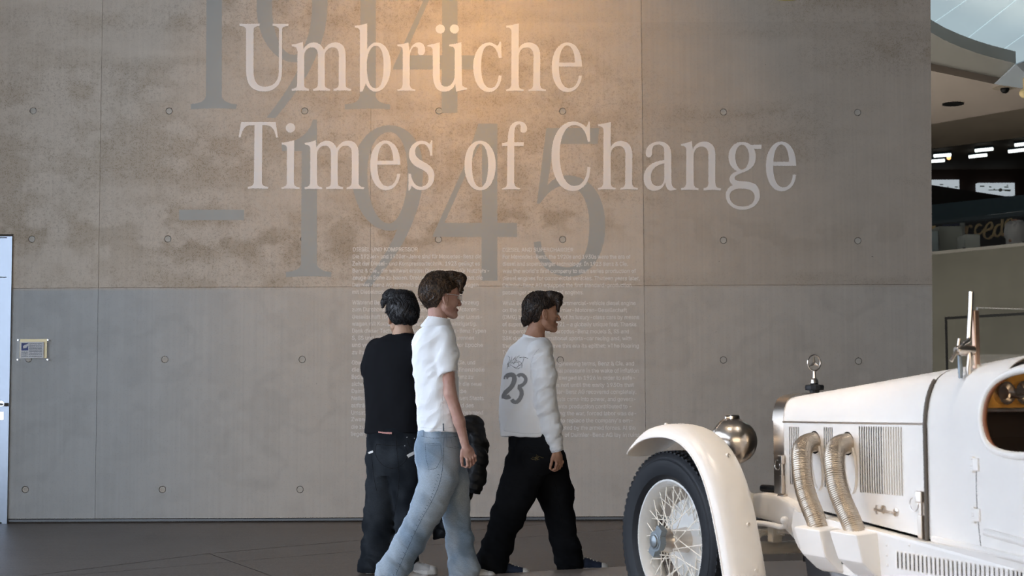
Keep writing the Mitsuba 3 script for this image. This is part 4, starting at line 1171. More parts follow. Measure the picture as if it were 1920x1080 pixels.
# --- head in its own frame: x forward, y left, z up, eyes at z = 0
def head_sdf(p):
    q = p.copy()
    q[:, 1] = np.abs(q[:, 1])
    d = ell(q, (-.018, 0, .026), (.096, .076, .092))
    d = smin(d, ell(q, (.030, 0, -.030), (.056, .060, .080)), .035)
    d = smin(d, ell(q, (.050, 0, .035), (.040, .060, .050)), .03)
    d = smin(d, cone(q, (.005, .046, -.062), (.068, .012, -.098), .020, .016), .03)
    d = smin(d, ell(q, (.074, 0, -.100), (.017, .022, .016)), .018)
    d = smin(d, ell(q, (.080, .020, .017), (.012, .026, .008)), .012)
    d = smin(d, ell(q, (.058, .040, -.028), (.020, .018, .016)), .02)
    d = smax(d, -ell(q, (.096, .033, -.001), (.016, .020, .013)), .012)
    d = smin(d, cone(q, (.087, 0, .004), (.108, 0, -.036), .006, .0095), .012)
    d = smin(d, ell(q, (.098, .011, -.041), (.011, .0075, .007)), .006)
    d = smax(d, -ell(q, (.104, .007, -.0475), (.005, .0035, .0035)), .002)
    d = smin(d, ell(q, (.086, 0, -.0655), (.010, .021, .0055)), .006)
    d = smin(d, ell(q, (.084, 0, -.0765), (.010, .018, .0065)), .006)
    d = smax(d, -ell(q, (.099, 0, -.0708), (.010, .021, .0016)), .002)
    # ears: a shell with a hollow, helix and lobe
    R = rotz(-.30) @ roty(-.16)
    e = ell(q, (-.010, .0825, -.014), (.0195, .0085, .034), R)
    e = smin(e, ell(q, (-.001, .076, -.040), (.010, .006, .010)), .006)
    e = smax(e, -ell(q, (-.007, .0915, -.011), (.0125, .0075, .0225), R), .003)
    e = smin(e, ell(q, (-.009, .0845, -.010), (.0045, .0045, .014), R), .003)
    return smin(d, e, .006)


def local(P, C, R, k):
    """Points of the scene in a frame with origin C, axes R and scale k."""
    return (P - C) @ R / k


def to_scene(mesh, C, R, k):
    m = mesh.copy()
    m.vertices = m.vertices @ R.T * k + C
    return m


# --- a hand: x from the wrist to the fingertips, z out of the back of the hand, y towards the thumb
def hand_sdf(p, curl=.55, spread=.06, thumb=.5):
    d = ell(p, (.045, 0, 0), (.048, .041, .0145))
    d = smin(d, cone(p, (-.03, 0, 0), (.02, .0, 0), .024, .021), .02)
    for k, (y, L, r) in enumerate(((.030, .070, .0088), (.010, .078, .0090), (-.010, .073, .0086), (-.029, .058, .0078))):
        a = np.array([.086 - .004 * abs(k - 1.2), y, .001])
        az = spread * (1.5 - k) / 1.5
        ang = curl * .55
        for j, w in enumerate((.46, .30, .24)):
            dirv = np.array([math.cos(ang) * math.cos(az), math.sin(az), -math.sin(ang)])
            b = a + dirv * L * w * 1.02
            d = smin(d, cone(p, a, b, r * (1 - .08 * j), r * (.94 - .10 * j)), .004)
            a, ang = b, ang + curl * (.95 if j == 0 else .7)
        d = smin(d, ell(p, (.084 - .004 * abs(k - 1.2), y, .006), (.012, .009, .008)), .006)
    a = np.array([.018, .030, -.004])
    for j, (L, r) in enumerate(((.036, .0125), (.030, .0102), (.025, .0088))):
        an = .62 - thumb * .34 * j
        b = a + L * np.array([math.cos(an), math.sin(an) * .75, -math.sin(an) * .35 - .26 * j])
        d = smin(d, cone(p, a, b, r, r * .9), .006)
        a = b
    return d


def make(f, lo, hi, h, smooth_it=0):
    m = nets(f, lo, hi, h)
    if smooth_it:
        trimesh.smoothing.filter_taubin(m, iterations=smooth_it)
    return m


def J(px, py, Y, dy=0.0):
    return at(px, py, Y + dy)
# ------------------------------------------------------------------ the three young men
def skin_fn(a, b, f, seed):
    def fn(p, n, uv):
        k = fbm(p.x * f, p.y * f, p.z * f + seed, octaves=3)
        return mix(a, b, smoothstep(.3, .7, k))
    return fn


mat('skin_fair', proc(skin_fn((0.46, 0.255, 0.205), (0.52, 0.32, 0.255), 22, 1)), 0.5, spec=0.35)
mat('skin_tan', proc(skin_fn((0.40, 0.22, 0.15), (0.46, 0.265, 0.185), 22, 2)), 0.5, spec=0.35)
mat('skin_olive', proc(skin_fn((0.42, 0.26, 0.18), (0.47, 0.30, 0.21), 22, 3)), 0.5, spec=0.35)


def hair_fn(a, b, seed):
    def fn(p, n, uv):
        k = noise(p.x * 160, p.y * 160, p.z * 60 + seed) * .6 + noise(p.x * 50, p.y * 50, p.z * 25) * .4
        return mix(a, b, smoothstep(.35, .75, k))
    return fn


mat('hair_brown', proc(hair_fn((0.028, 0.017, 0.011), (0.095, 0.055, 0.030), 1)), 0.42, spec=0.4)
mat('hair_dark', proc(hair_fn((0.016, 0.011, 0.009), (0.055, 0.036, 0.026), 2)), 0.42, spec=0.4)
mat('hair_black', proc(hair_fn((0.006, 0.006, 0.007), (0.022, 0.020, 0.021), 3)), 0.4, spec=0.45)
mat('cloth_white', (0.84, 0.86, 0.88), 0.9, spec=0.1, sheen=0.3)
mat('cloth_black', (0.0085, 0.009, 0.011), 0.9, spec=0.1)
mat('cloth_rib', (0.62, 0.64, 0.665), 0.9, spec=0.1)


def denim_fn(base, fade, seed):
    def fn(p, n, uv):
        k = fbm(p.x * 7, p.y * 7, p.z * 4 + seed, octaves=3)
        w = noise(p.x * 190, p.y * 190, p.z * 420)
        return mix(base, fade, smoothstep(.36, .66, k)) * (.84 + .32 * w)
    return fn


mat('denim_light', proc(denim_fn((0.20, 0.27, 0.35), (0.35, 0.41, 0.47), 1)), 0.9, spec=0.1)
mat('denim_black', proc(denim_fn((0.008, 0.010, 0.013), (0.024, 0.028, 0.033), 4)), 0.9, spec=0.1)
mat('trouser_black', proc(denim_fn((0.0045, 0.005, 0.0065), (0.009, 0.010, 0.0125), 7)), 0.9, spec=0.1)
mat('seam_dark', (0.075, 0.105, 0.145), 0.9)
mat('seam_black', (0.004, 0.004, 0.005), 0.9)
mat('print_grey', (0.26, 0.27, 0.285), 0.9)
mat('print_black', (0.05, 0.05, 0.055), 0.9)
mat('eye_white', (0.7, 0.68, 0.66), 0.2)
mat('lip', (0.42, 0.19, 0.165), 0.5)
mat('canvas_navy', (0.018, 0.028, 0.055), 0.85)
mat('canvas_pale', (0.50, 0.49, 0.47), 0.85)
mat('rubber_white', (0.66, 0.65, 0.62), 0.5)
mat('frame_clear', (0.62, 0.60, 0.60), 0.15, spec=0.5)
mat('puffer_black', (0.010, 0.011, 0.013), 0.55, spec=0.35)
mat('gold_thread', (0.16, 0.12, 0.045), 0.7)
mat('label_pink', (0.45, 0.22, 0.19), 0.8)


def bounds(pts, m):
    p = np.array(pts)
    return p.min(0) - m, p.max(0) + m


def on_mesh(mesh, pts, lift=.0012):
    """Points on a surface, found along the sight lines through photograph pixels."""
    d = np.array([ray(x, y) for x, y in pts])
    loc, ir, it = mesh.ray.intersects_location(np.repeat(CAM[None], len(d), 0), d, multiple_hits=False)
    out = np.full((len(d), 3), np.nan)
    out[ir] = loc + mesh.face_normals[it] * lift
    ok = ~np.isnan(out[:, 0])
    return out[ok]


def seam(mesh, pts, r=.0016, n=30, straight=False):
    c = np.vstack([np.linspace(a, b, 12) for a, b in zip(pts[:-1], pts[1:])]) if straight else spline(pts, n)
    if straight:
        c = c[np.concatenate([[True], np.linalg.norm(np.diff(c, axis=0), axis=1) > 1e-6])]
    p = on_mesh(mesh, c, 0)
    return tube(p, r, 6) if len(p) > 2 else None


def ribbon(mesh, pts, w, n=40, lift=.002, smooth_=True):
    """A flat printed stroke w pixels wide that lies on the cloth."""
    c = spline(pts, n) if smooth_ else np.asarray(pts, float)
    t = np.gradient(c, axis=0)
    t /= np.linalg.norm(t, axis=1, keepdims=True)
    nrm = np.stack([-t[:, 1], t[:, 0]], 1)
    A, B = on_mesh(mesh, c + nrm * w / 2, lift), on_mesh(mesh, c - nrm * w / 2, lift)
    k = min(len(A), len(B))
    return sheet(np.stack([A[:k], B[:k]], 1)) if k > 2 else None


def join_body(parts):
    try:
        ms = []
        for m in parts:
            m.merge_vertices()
            mm = manifold3d.Manifold(manifold3d.Mesh(vert_properties=np.array(m.vertices, np.float32), tri_verts=np.array(m.faces, np.uint32)))
            if mm.is_empty():
                raise ValueError('not a solid')
            ms.append(mm)
        o = manifold3d.Manifold.batch_boolean(ms, manifold3d.OpType.Add).to_mesh()
        return trimesh.Trimesh(o.vert_properties[:, :3], o.tri_verts, process=False)
    except Exception as e:
        print('body kept as shells:', e)
        return cat_(parts)


class Figure:
    """One person: the body first, then hair and clothing as its parts."""

    def __init__(s, key, skin, head_c, yaw, pitch, k, neck, limbs, hands, hair, hair_mat):
        s.key = key
        s.R = rotz(yaw) @ roty(pitch)
        s.C, s.k = np.asarray(head_c, float), k
        loc = lambda p: s.R @ (np.asarray(p) * k) + s.C
        s.loc = loc
        hd = to_scene(make(head_sdf, (-.125, -.10, -.128), (.13, .10, .13), .0030), s.C, s.R, k)

        def coarse(P):
            d = cone(P, loc((-.030, 0, -.045)), neck[0], .050 * k, neck[1])
            for pts, rs in limbs:
                d = smin(d, chain(P, pts, rs), .02)
            return d
        allp = [loc((-.03, 0, 0)), neck[0]] + [p for pts, rs in limbs for p in pts]
        lo, hi = bounds(allp, .13)
        parts = [hd, make(coarse, lo, hi, .010)]
        for (C, R, kk, curl, th, flip) in hands:
            m = make(lambda p: hand_sdf(p, curl, .05, th), (-.075, -.075, -.10), (.20, .085, .045), .0026)
            if flip:
                m.vertices[:, 1] *= -1
                m.invert()
            parts.append(to_scene(m, C, R, kk))
        put(key[0], join_body(parts), skin, smooth=True, label=key[1], cat='person')
        s.top = list(scene)[-1]
        hm = make(hair, (-.16, -.125, -.13), (.17, .125, .17), .0034)
        hk = s.part('hair', to_scene(hm, s.C, s.R, k), hair_mat, True)
        st = grow(hm, hair, 3600, len(hair_mat))
        s.part('hair_strands', to_scene(st, s.C, s.R, k), hair_mat, True, kind='stuff', under=hk)
        for sy in (-1, 1):
            e = trimesh.creation.icosphere(subdivisions=2, radius=.0122 * k)
            e.apply_translation(loc((.076, .031 * sy, -.001)))
            s.part('eye', e, 'eye_white', True)
            ir = trimesh.creation.icosphere(subdivisions=2, radius=.0062 * k)
            ir.apply_translation(loc((.0835, .0315 * sy, -.001)))
            s.part('iris', ir, 'hair_dark', True)
            s.part('eyelid', tube(spline([loc((.0775, .018 * sy, .004)), loc((.0885, .031 * sy, .0095)), loc((.074, .045 * sy, .003))], 10), .0022 * k, 6), skin, True)
            s.part('eyebrow', tube(spline([loc((.0925, .012 * sy, .0195)), loc((.089, .028 * sy, .025)), loc((.073, .047 * sy, .020))], 12), [.0028 * k] * 6 + list(np.linspace(.0028, .0012, 6) * k), 6), hair_mat, True)
        s.part('mouth', tube(spline([loc((.081, -.021, -.072)), loc((.0945, 0, -.0715)), loc((.081, .021, -.072))], 14), .0032 * k, 8), 'lip', True)

    def part(s, name, mesh, m, smooth=True, label=None, kind=None, under=None):
        if mesh is None:
            return None
        return put(name, mesh, m, smooth=smooth, parent=under or s.top, label=label, kind=kind)


def strands(q, amp, f=15, seed=0):
    """Fine ridges that run away from the whorl at the crown, in loose locks."""
    v = q - np.array([-.050, .008, .10])
    r = np.linalg.norm(v, axis=1)
    ph = np.arctan2(v[:, 1], v[:, 0]) + 1.6 * (meshkit.noise(q * 16, seed + 3) - .5)
    w = lambda m, n: meshkit.noise(np.stack([np.cos(ph) * m, np.sin(ph) * m, r * n], 1) + 20, seed)
    return amp * ((w(f * .45, 5) - .5) + .8 * (w(f, 7) - .5) + .5 * (w(f * 2.2, 9) - .5))


def grow(mesh, f, n, seed):
    """Fine hairs that lie along the surface, away from the crown and down, ends lifting a little."""
    rg = np.random.default_rng(seed)
    a = mesh.area_faces
    pick = rg.choice(len(a), n, p=a / a.sum())
    P = mesh.triangles_center[pick]
    P = P[P[:, 2] > -.09]
    n = len(P)
    L = rg.uniform(.022, .048, n)
    lift = rg.uniform(-.0006, .0030, n)
    wav = rg.normal(0, .35, (n, 3))
    pts = [P + 0]
    h = .0015
    for i in range(6):
        g = np.stack([(f(P + e) - f(P - e)) / (2 * h) for e in np.eye(3) * h], 1)
        g /= np.linalg.norm(g, axis=1, keepdims=True) + 1e-9
        v = P - np.array([-.050, .008, .085])
        v[:, 2] -= .035
        v = v + np.array([.03, 0, 0]) * (P[:, [0]] > 0) + .05 * wav
        v -= g * (v * g).sum(1, keepdims=True)
        v /= np.linalg.norm(v, axis=1, keepdims=True) + 1e-9
        P = P + v * (L / 6)[:, None]
        P = P - g * (f(P) - lift * (i + 1) / 6 - .0006)[:, None] * .9
        pts.append(P + 0)
    A = np.stack(pts, 1)
    m = A.shape[1]
    t = np.gradient(A, axis=1)
    t /= np.linalg.norm(t, axis=2, keepdims=True) + 1e-12
    x = np.cross(t, np.array([.3, .2, .93]))
    x /= np.linalg.norm(x, axis=2, keepdims=True) + 1e-9
    y = np.cross(t, x)
    r = (np.array([.8, 1, 1, .95, .85, .65, .15]) * .00085)[None, :, None]
    ring = np.stack([A + r * (math.cos(w) * x + math.sin(w) * y) for w in (0, 2.094, 4.189)], 2)
    V = ring.reshape(-1, 3)
    base = (np.arange(n) * m * 3)[:, None, None]
    i, j = np.meshgrid(np.arange(m - 1), np.arange(3), indexing='ij')
    q = np.stack([i * 3 + j, i * 3 + (j + 1) % 3, i * 3 + 3 + (j + 1) % 3, i * 3 + 3 + j], -1).reshape(1, -1, 4) + base
    q = q.reshape(-1, 4)
    return trimesh.Trimesh(V, np.vstack([q[:, [0, 1, 2]], q[:, [0, 2, 3]]]), process=False)


def hair_cap(q, t, line):
    cap = ell(q, (-.022, 0, .030), (.101 + t, .081 + t, .096 + t))
    xs_, zs2 = zip(*line)
    return smax(cap, np.interp(q[:, 0], xs_, zs2) - q[:, 2], .010)


def hair_b(q):
    d = hair_cap(q, .012, [(-.12, -.088), (-.075, -.082), (-.05, -.070), (-.039, -.040), (-.031, .000), (-.018, .022), (.010, .024), (.03, .042), (.06, .058), (.10, .062)])
    for i, y in enumerate(np.linspace(-.062, .062, 8)):
        w = .012 * ((i * 7) % 3 - 1)
        d = smin(d, chain(q, [(.045, y * .8, .112), (.090, y, .108 + w * .4), (.108 - abs(y) * .35, y * 1.1, .082), (.113 - abs(y) * .5 + w * .3, y * 1.15, .040 + w * .6)], [.028, .020, .014, .006]), .014)
    d = smin(d, ell(q, (-.01, 0, .108), (.075, .060, .030)), .03)
    return d + strands(q, .007, 13, 3)


def hair_c(q):
    d = hair_cap(q, .011, [(-.13, -.072), (-.09, -.078), (-.055, -.070), (-.041, -.045), (-.032, .000), (-.018, .022), (.010, .027), (.03, .036), (.06, .050), (.10, .056)])
    for i, y in enumerate(np.linspace(-.064, .064, 9)):
        w = .010 * ((i * 5) % 3 - 1)
        d = smin(d, chain(q, [(.040, y * .8, .108), (.080, y * .95, .096), (.101 - abs(y) * .3, y * 1.08, .066), (.101 - abs(y) * .42, y * 1.12, .020 + w)], [.026, .022, .013, .004]), .012)
    d = smin(d, chain(q, [(-.095, 0, .0), (-.108, 0, -.045), (-.110, 0, -.070)], [.030, .026, .012]), .02)
    return d + strands(q, .006, 14, 9)


def hair_a(q):
    d = hair_cap(q, .016, [(-.13, -.050), (-.09, -.052), (-.06, -.050), (-.042, -.036), (-.032, .000), (-.018, .020), (.010, .024), (.03, .038), (.06, .052), (.10, .056)])
    for i, y in enumerate(np.linspace(-.062, .068, 9)):
        w = .012 * ((i * 5) % 4 - 1.5)
        d = smin(d, chain(q, [(.020, y * .8, .120), (.070, y, .132 + w * .5), (.112, y * 1.1, .112 + w), (.128 - abs(y) * .3, y * 1.2, .078 + w)], [.030, .024, .014, .004]), .012)
    d = smin(d, ell(q, (-.015, 0, .120), (.080, .066, .034)), .03)
    return d + strands(q, .008, 12, 21)


def shoe(fig, heel, ang, k, upper, lace=True, pitch=0.0):
    """A low canvas shoe: the heel's end on the ground, pointing along ang."""
    R = rotz(ang) @ roty(-pitch)
    out = sg.Point(.045, 0).buffer(.036, 16).union(sg.Point(.215, .004).buffer(.046, 16)).convex_hull.union(sg.Point(.252, .0).buffer(.034, 16)).convex_hull
    so = extrude(out, .027)
    sk = fig.part('shoe', to_scene(make(lambda p: smax(smin(smin(chain(p, [(.052, 0, .045), (.13, 0, .048), (.205, 0, .030)], [.036, .039, .036]), ell(p, (.235, 0, .026), (.048, .036, .028)), .02), cone(p, (.058, 0, .05), (.052, 0, .095), .036, .036), .02), .012 - p[:, 2], .003), (0, -.06, 0), (.30, .06, .14), .005), np.asarray(heel), R, k), upper, True)
    fig.part('sole', to_scene(so, np.asarray(heel), R, k), 'rubber_white', 30, under=sk)
    cap = make(lambda p: smax(ell(p, (.236, 0, .027), (.050, .0385, .031)), np.maximum(.236 - p[:, 0] - 3 * p[:, 1]**2, .02 - p[:, 2]), .003), (.2, -.06, .01), (.30, .06, .08), .004)
    fig.part('toe_cap', to_scene(cap, np.asarray(heel), R, k), 'rubber_white', True, under=sk)
    if lace:
        for j in range(5):
            x = .118 + .022 * j
            z = .097 - .34 * (x - .118)
            w = .024 - .002 * j
            fig.part('lace', to_scene(tube(spline([(x - .004, -w, z - .013), (x, 0, z), (x + .004, w, z - .013)], 8), .0042, 6), np.asarray(heel), R, k), 'rubber_white', True, under=sk)
    return sk


def rows_px(Y, rows):
    return [(at(cx, py, Y)[2], at(cx, py, Y)[0], Y + dy, a * GK[0], b * GK[0]) for py, cx, dy, a, b in rows]


# ================================================================== B, the tall one in the white polo shirt
YB = 9.75
GK[0] = 1.06
jb = lambda px, py, dy=0.0: J(px, py, YB, dy)
wrist, knuck = jb(873, 836, -.20), jb(881.5, 856, -.20)
Rh = axis_R(knuck - wrist, up=(.55, -.83, 0))
B = Figure(('person', 'young man in white polo shirt and light blue jeans, clear glasses, middle of three'), 'skin_fair', jb(829, 557), math.radians(22), .03, 1.09,
           (jb(821, 616), .062),
           [([jb(821, 616), jb(817, 660), jb(822, 800), jb(828, 850)], [.07, .10, .10, .10]),
            ([jb(833, 640, -.14), jb(844, 738, -.20), jb(861, 790, -.205), wrist], [.05, .036, .034, .024]),
            ([jb(826, 640, .16), jb(822, 740, .22), jb(832, 815, .20)], [.05, .036, .03]),
            ([jb(818, 850, -.07), jb(798, 950, -.08), jb(738, 1075, -.08)], [.07, .055, .04]),
            ([jb(836, 850, .08), jb(853, 950, .09), jb(868, 1075, .09)], [.07, .055, .04])],
           [(wrist, Rh, 1.0, .85, .9, True), (jb(832, 818, .20), axis_R(jb(838, 845, .2) - jb(832, 818, .2), up=(0, 1, 0)), 1.0, .8, .5, False)],
           hair_b, 'hair_brown')
rows = rows_px(YB, [(609, 818, 0, .070, .082), (616, 819, 0, .094, .135), (627, 817, 0, .116, .182), (645, 814.5, 0, .125, .205), (670, 814, 0, .126, .205), (700, 816, 0, .126, .196), (750, 820, 0, .122, .186), (790, 822.5, 0, .121, .186), (809, 823.5, 0, .122, .188)])
sl = [jb(832, 634, -.155), jb(839, 668, -.185), jb(844.5, 712, -.20)]
sl2 = [jb(824, 634, .155), jb(822, 668, .19), jb(822, 712, .205)]


def polo(P):
    d = loft(P, rows, math.radians(8))
    w = folds(P, (9, 9, 5), .026, 2) + folds(P @ roty(.7), (26, 8, 7), .016, 4) + folds(P @ roty(-.5), (7, 9, 26), .010, 6)
    s1 = smax(gchain(P, sl, [.066, .062, .052]), half(P, jb(841.5, 700, -.195), jb(844.5, 712, -.20) - jb(839, 668, -.185) + np.array([0, 0, .01])), .004)
    s2 = smax(gchain(P, sl2, [.066, .062, .052]), half(P, jb(822, 700, .2), (0, 0, -1)), .004)
    d = smin(d, s1, .022)
    d = smin(d, s2, .022)
    return smax(d + w, -cone(P, jb(826, 560), jb(821, 616), .060, .064), .006)


lo, hi = bounds([jb(772, 600, -.3), jb(870, 812, .3)], .02)
pm_b = make(polo, lo, hi, .0072)
pk = B.part('polo_shirt', pm_b, 'cloth_white', True)


def collar(P):
    a, b = jb(823, 595.5, 0), jb(819.5, 617, 0)
    up_ = a - b
    h = (P - b) @ up_ / (up_ @ up_)
    ax = b + np.clip(h, 0, 1)[:, None] * up_
    r = np.linalg.norm((P - ax) * [1, .98, 1], axis=1)
    ro = np.interp(h, [0, .5, .85, 1], [.106, .086, .072, .069])
    return np.maximum(np.maximum(r - ro, ro - .013 - r), np.maximum(-h * .07, (h - 1) * .07))


lo, hi = bounds([jb(822, 594), jb(818, 619)], .12)
B.part('collar', make(collar, lo, hi, .0042), 'cloth_white', True, under=pk)
B.part('sleeve_hem', seam(pm_b, [(826, 697), (840, 697), (856, 692)], .0013), 'cloth_rib', under=pk)
B.part('side_seam', seam(pm_b, [(829, 730), (830.5, 770), (831, 790)], .0012), 'cloth_rib', under=pk)
B.part('hem_seam', seam(pm_b, [(785, 801), (810, 803), (830, 803), (856, 799)], .0011), 'cloth_rib', under=pk)
B.part('side_vent', ribbon(pm_b, [(831, 794), (831.3, 800), (831.5, 808)], 2.2, 8), 'seam_dark', True, under=pk)
near = ([jb(815, 842, -.085), jb(822, 898, -.10), jb(803, 950, -.11), jb(771, 1010, -.11), jb(737, 1068, -.11), jb(731, 1085, -.11)], [.118, .108, .094, .084, .088, .096])
far_ = ([jb(835, 845, .085), jb(845, 900, .09), jb(853, 952, .09), jb(861, 1010, .09), jb(869, 1058, .09), jb(872, 1073, .09)], [.115, .100, .082, .070, .082, .092])
jrows = rows_px(YB, [(800, 822, 0, .112, .165), (825, 823, 0, .120, .178), (860, 826, 0, .124, .182), (885, 828, 0, .10, .15)])


def jeans_b(P):
    d = smin(loft(P, jrows, math.radians(8)), gchain(P, *near, .03), .035)
    d = smin(d, gchain(P, *far_, .03), .022)
    low = np.clip((.55 - P[:, 2]) / .5, 0, 1)
    w = folds(P @ roty(.6), (9, 9, 22), .020 + .018 * low, 7) + folds(P, (6, 6, 6), .012, 8)
    d = d + w
    return np.maximum(d, .012 - P[:, 2])


lo, hi = bounds([jb(705, 1093, -.28), jb(898, 804, .28)], .02)
jm_b = make(jeans_b, lo, hi, .0085)
jk = B.part('jeans', jm_b, 'denim_light', True)
B.part('side_seam', seam(jm_b, [(833, 815), (831, 850), (827, 895), (812, 935), (790, 975), (766, 1025), (750, 1060), (742, 1078)], .0014, 50), 'seam_dark', under=jk)
for k in range(26):
    f_ = k / 25
    x, y = np.array([np.interp(f_, [0, .3, .6, 1], [826, 812, 790, 742]), np.interp(f_, [0, .3, .6, 1], [890, 935, 975, 1078])]) - [3.5, 0]
    B.part('stitch', seam(jm_b, [(x - 1.6, y - .8), (x, y), (x + 1.2, y + 1.0)], .0013, 4), 'seam_dark', under=jk)
for pts in ([(797, 831), (826, 832), (829, 858), (818, 878), (804, 881), (799, 860), (797, 831)], [(797, 834), (826, 835)], [(845, 820), (848, 836), (861, 840)], [(836, 812), (838, 838), (861, 842)], [(790, 818), (812, 822), (836, 820), (861, 818)]):
    B.part('seam', seam(jm_b, pts, .0010, 40, True), 'seam_dark', under=jk)
for x in (824, 792):
    B.part('belt_loop', ribbon(jm_b, [(x, 808), (x + .3, 813), (x + .5, 818)], 4.5, 6, .004), 'denim_light', under=jk)
shoe(B, jb(716, 1088, -.11) * [1, 1, 0], .0, 1.0, 'canvas_pale', pitch=0)
shoe(B, jb(848, 1082, .09) * [1, 1, 0], .1, .93, 'canvas_pale')
# clear glasses
gl = B.part('glasses', cat_([tube(spline([B.loc((-.012, sy * .083, .012)), B.loc((.045, sy * .078, .010)), B.loc((.092, sy * .058, .008))], 16), .0021, 8) for sy in (-1, 1)] + [tube(np.array([B.loc((.1005 - .25 * abs(.024 * math.cos(a) + .033) ** 1.6, sy * (.033 + .0245 * math.cos(a)), -.002 + .0160 * math.sin(a))) for a in np.linspace(0, 2 * np.pi, 30, endpoint=False)]), .0021, 8, closed=True) for sy in (-1, 1)] + [tube(spline([B.loc((.099, -.009, -.002)), B.loc((.103, 0, .001)), B.loc((.099, .009, -.002))], 8), .002, 8)]), 'frame_clear', True)
for sy in (-1, 1):
    ln = np.array([B.loc((.1000 - .25 * abs(.022 * math.cos(a) + .033) ** 1.6, sy * (.033 + .0225 * math.cos(a)), -.002 + .0145 * math.sin(a))) for a in np.linspace(0, 2 * np.pi, 24, endpoint=False)])
    k = np.arange(24)
    B.part('lens', trimesh.Trimesh(np.vstack([ln, ln.mean(0)]), np.stack([k, (k + 1) % 24, k * 0 + 24], 1)), 'glass_pane', False, under=gl)

# ================================================================== C, white long-sleeved shirt
YC = 10.15
GK[0] = 1.0
jc = lambda px, py, dy=0.0: J(px, py, YC, dy)
wrist, knuck = jc(1044, 845, -.16), jc(1048, 866, -.16)
Rh = axis_R(knuck - wrist, up=(.75, -.66, 0))
C = Figure(('person', 'young man in white long-sleeved shirt with printed 23, black trousers, rightmost of three'), 'skin_tan', jc(1018, 587), math.radians(14), .02, 1.02,
           (jc(1001, 640), .064),
           [([jc(1001, 640), jc(992, 680), jc(986, 800), jc(1000, 870)], [.07, .10, .10, .10]),
            ([jc(1014, 662, -.15), jc(1023, 752, -.17), wrist], [.05, .036, .024]),
            ([jc(985, 660, .15), jc(985, 750, .18), jc(1000, 815, .2)], [.05, .036, .03]),
            ([jc(988, 870, -.08), jc(952, 968, -.11), jc(922, 1062, -.12)], [.07, .055, .04]),
            ([jc(1022, 870, .08), jc(1050, 968, .12), jc(1068, 1052, .16)], [.07, .055, .04])],
           [(wrist, Rh, .98, .9, .85, True), (jc(1000, 818, .2), axis_R(jc(1004, 842, .2) - jc(1000, 818, .2), up=(0, 1, 0)), 1.0, .8, .5, False)],
           hair_c, 'hair_dark')
AC = math.radians(28)
rows = rows_px(YC, [(632, 1001, 0, .074, .078), (640, 999, 0, .098, .125), (652, 995, 0, .122, .172), (670, 991, 0, .136, .200), (700, 987.5, 0, .142, .206), (740, 984.5, 0, .140, .200), (785, 982.5, 0, .138, .196), (818, 982.5, 0, .136, .196)])
sl = [jc(1013, 660, -.145), jc(1021, 705, -.175), jc(1023.5, 757, -.18), jc(1036, 805, -.17), jc(1045, 846, -.16)]
sl2 = [jc(982, 660, .15), jc(985, 705, .18), jc(985, 757, .19), jc(1000, 815, .2)]


def longsleeve(P):
    d = loft(P, rows, AC)
    s1 = smax(gchain(P, sl, [.078, .074, .068, .058, .042], .03), half(P, jc(1044.5, 844, -.16), jc(1045, 846, -.16) - jc(1036, 805, -.17)), .004)
    s1 = s1 + folds(P @ roty(-.5), (10, 10, 30), .024, 11)
    s2 = smax(gchain(P, sl2, [.078, .074, .066, .05], .03), half(P, jc(1000, 812, .2), (.1, 0, -1)), .004)
    d = smin(d, s2, .02)
    d = d + folds(P, (8, 8, 4), .026, 12) + folds(P @ roty(.6), (22, 8, 8), .015, 14)
    d = smin(d, s1, .014)
    return smax(d, -cone(P, jc(1014, 600), jc(1001, 642), .058, .066), .006)


lo, hi = bounds([jc(935, 628, -.3), jc(1062, 848, .3)], .02)
sm_c = make(longsleeve, lo, hi, .0072)
ck = C.part('long_sleeved_shirt', sm_c, 'cloth_white', True)
nb = spline([jc(983, 629, .0), jc(995, 632.5, -.075), jc(1014, 639, -.070), jc(1023.5, 646, 0.0), jc(1012, 640, .075), jc(993, 632, .075), jc(983, 629, .0)], 40)[:-1]
C.part('neck_band', tube(nb, .0085, 8, closed=True), 'cloth_white', True, under=ck)
C.part('cuff', tube(np.array([jc(1042.5, 836, -.163), jc(1045, 846, -.16)]), [.043, .040], 20), 'cloth_rib', 40, under=ck)
C.part('hem_seam', seam(sm_c, [(944, 807), (965, 811), (990, 813), (1013, 812)], .0012), 'cloth_rib', under=ck)
C.part('shoulder_seam', seam(sm_c, [(1012, 653), (1000, 668), (995, 690), (996, 712)], .0013), 'cloth_rib', under=ck)
pr = C.part('back_print', cat_([m for m in [
    ribbon(sm_c, [(949, 711), (955, 703), (963, 704), (964, 715), (957, 728), (947, 738), (945.5, 747)], 8.5, 40),
    ribbon(sm_c, [(946, 744), (951, 745), (957, 743)], 8.0, 12),
    ribbon(sm_c, [(971, 706), (980, 703), (986, 711), (981, 721), (971, 724)], 6.5, 30),
    ribbon(sm_c, [(972, 726), (978, 734), (976, 746), (968, 754), (960, 749)], 7.5, 30),
    ribbon(sm_c, [(960, 749), (961, 742)], 6.0, 8, .002, False)] if m is not None]), 'print_grey', under=ck, label='large grey printed 23', kind='stuff')
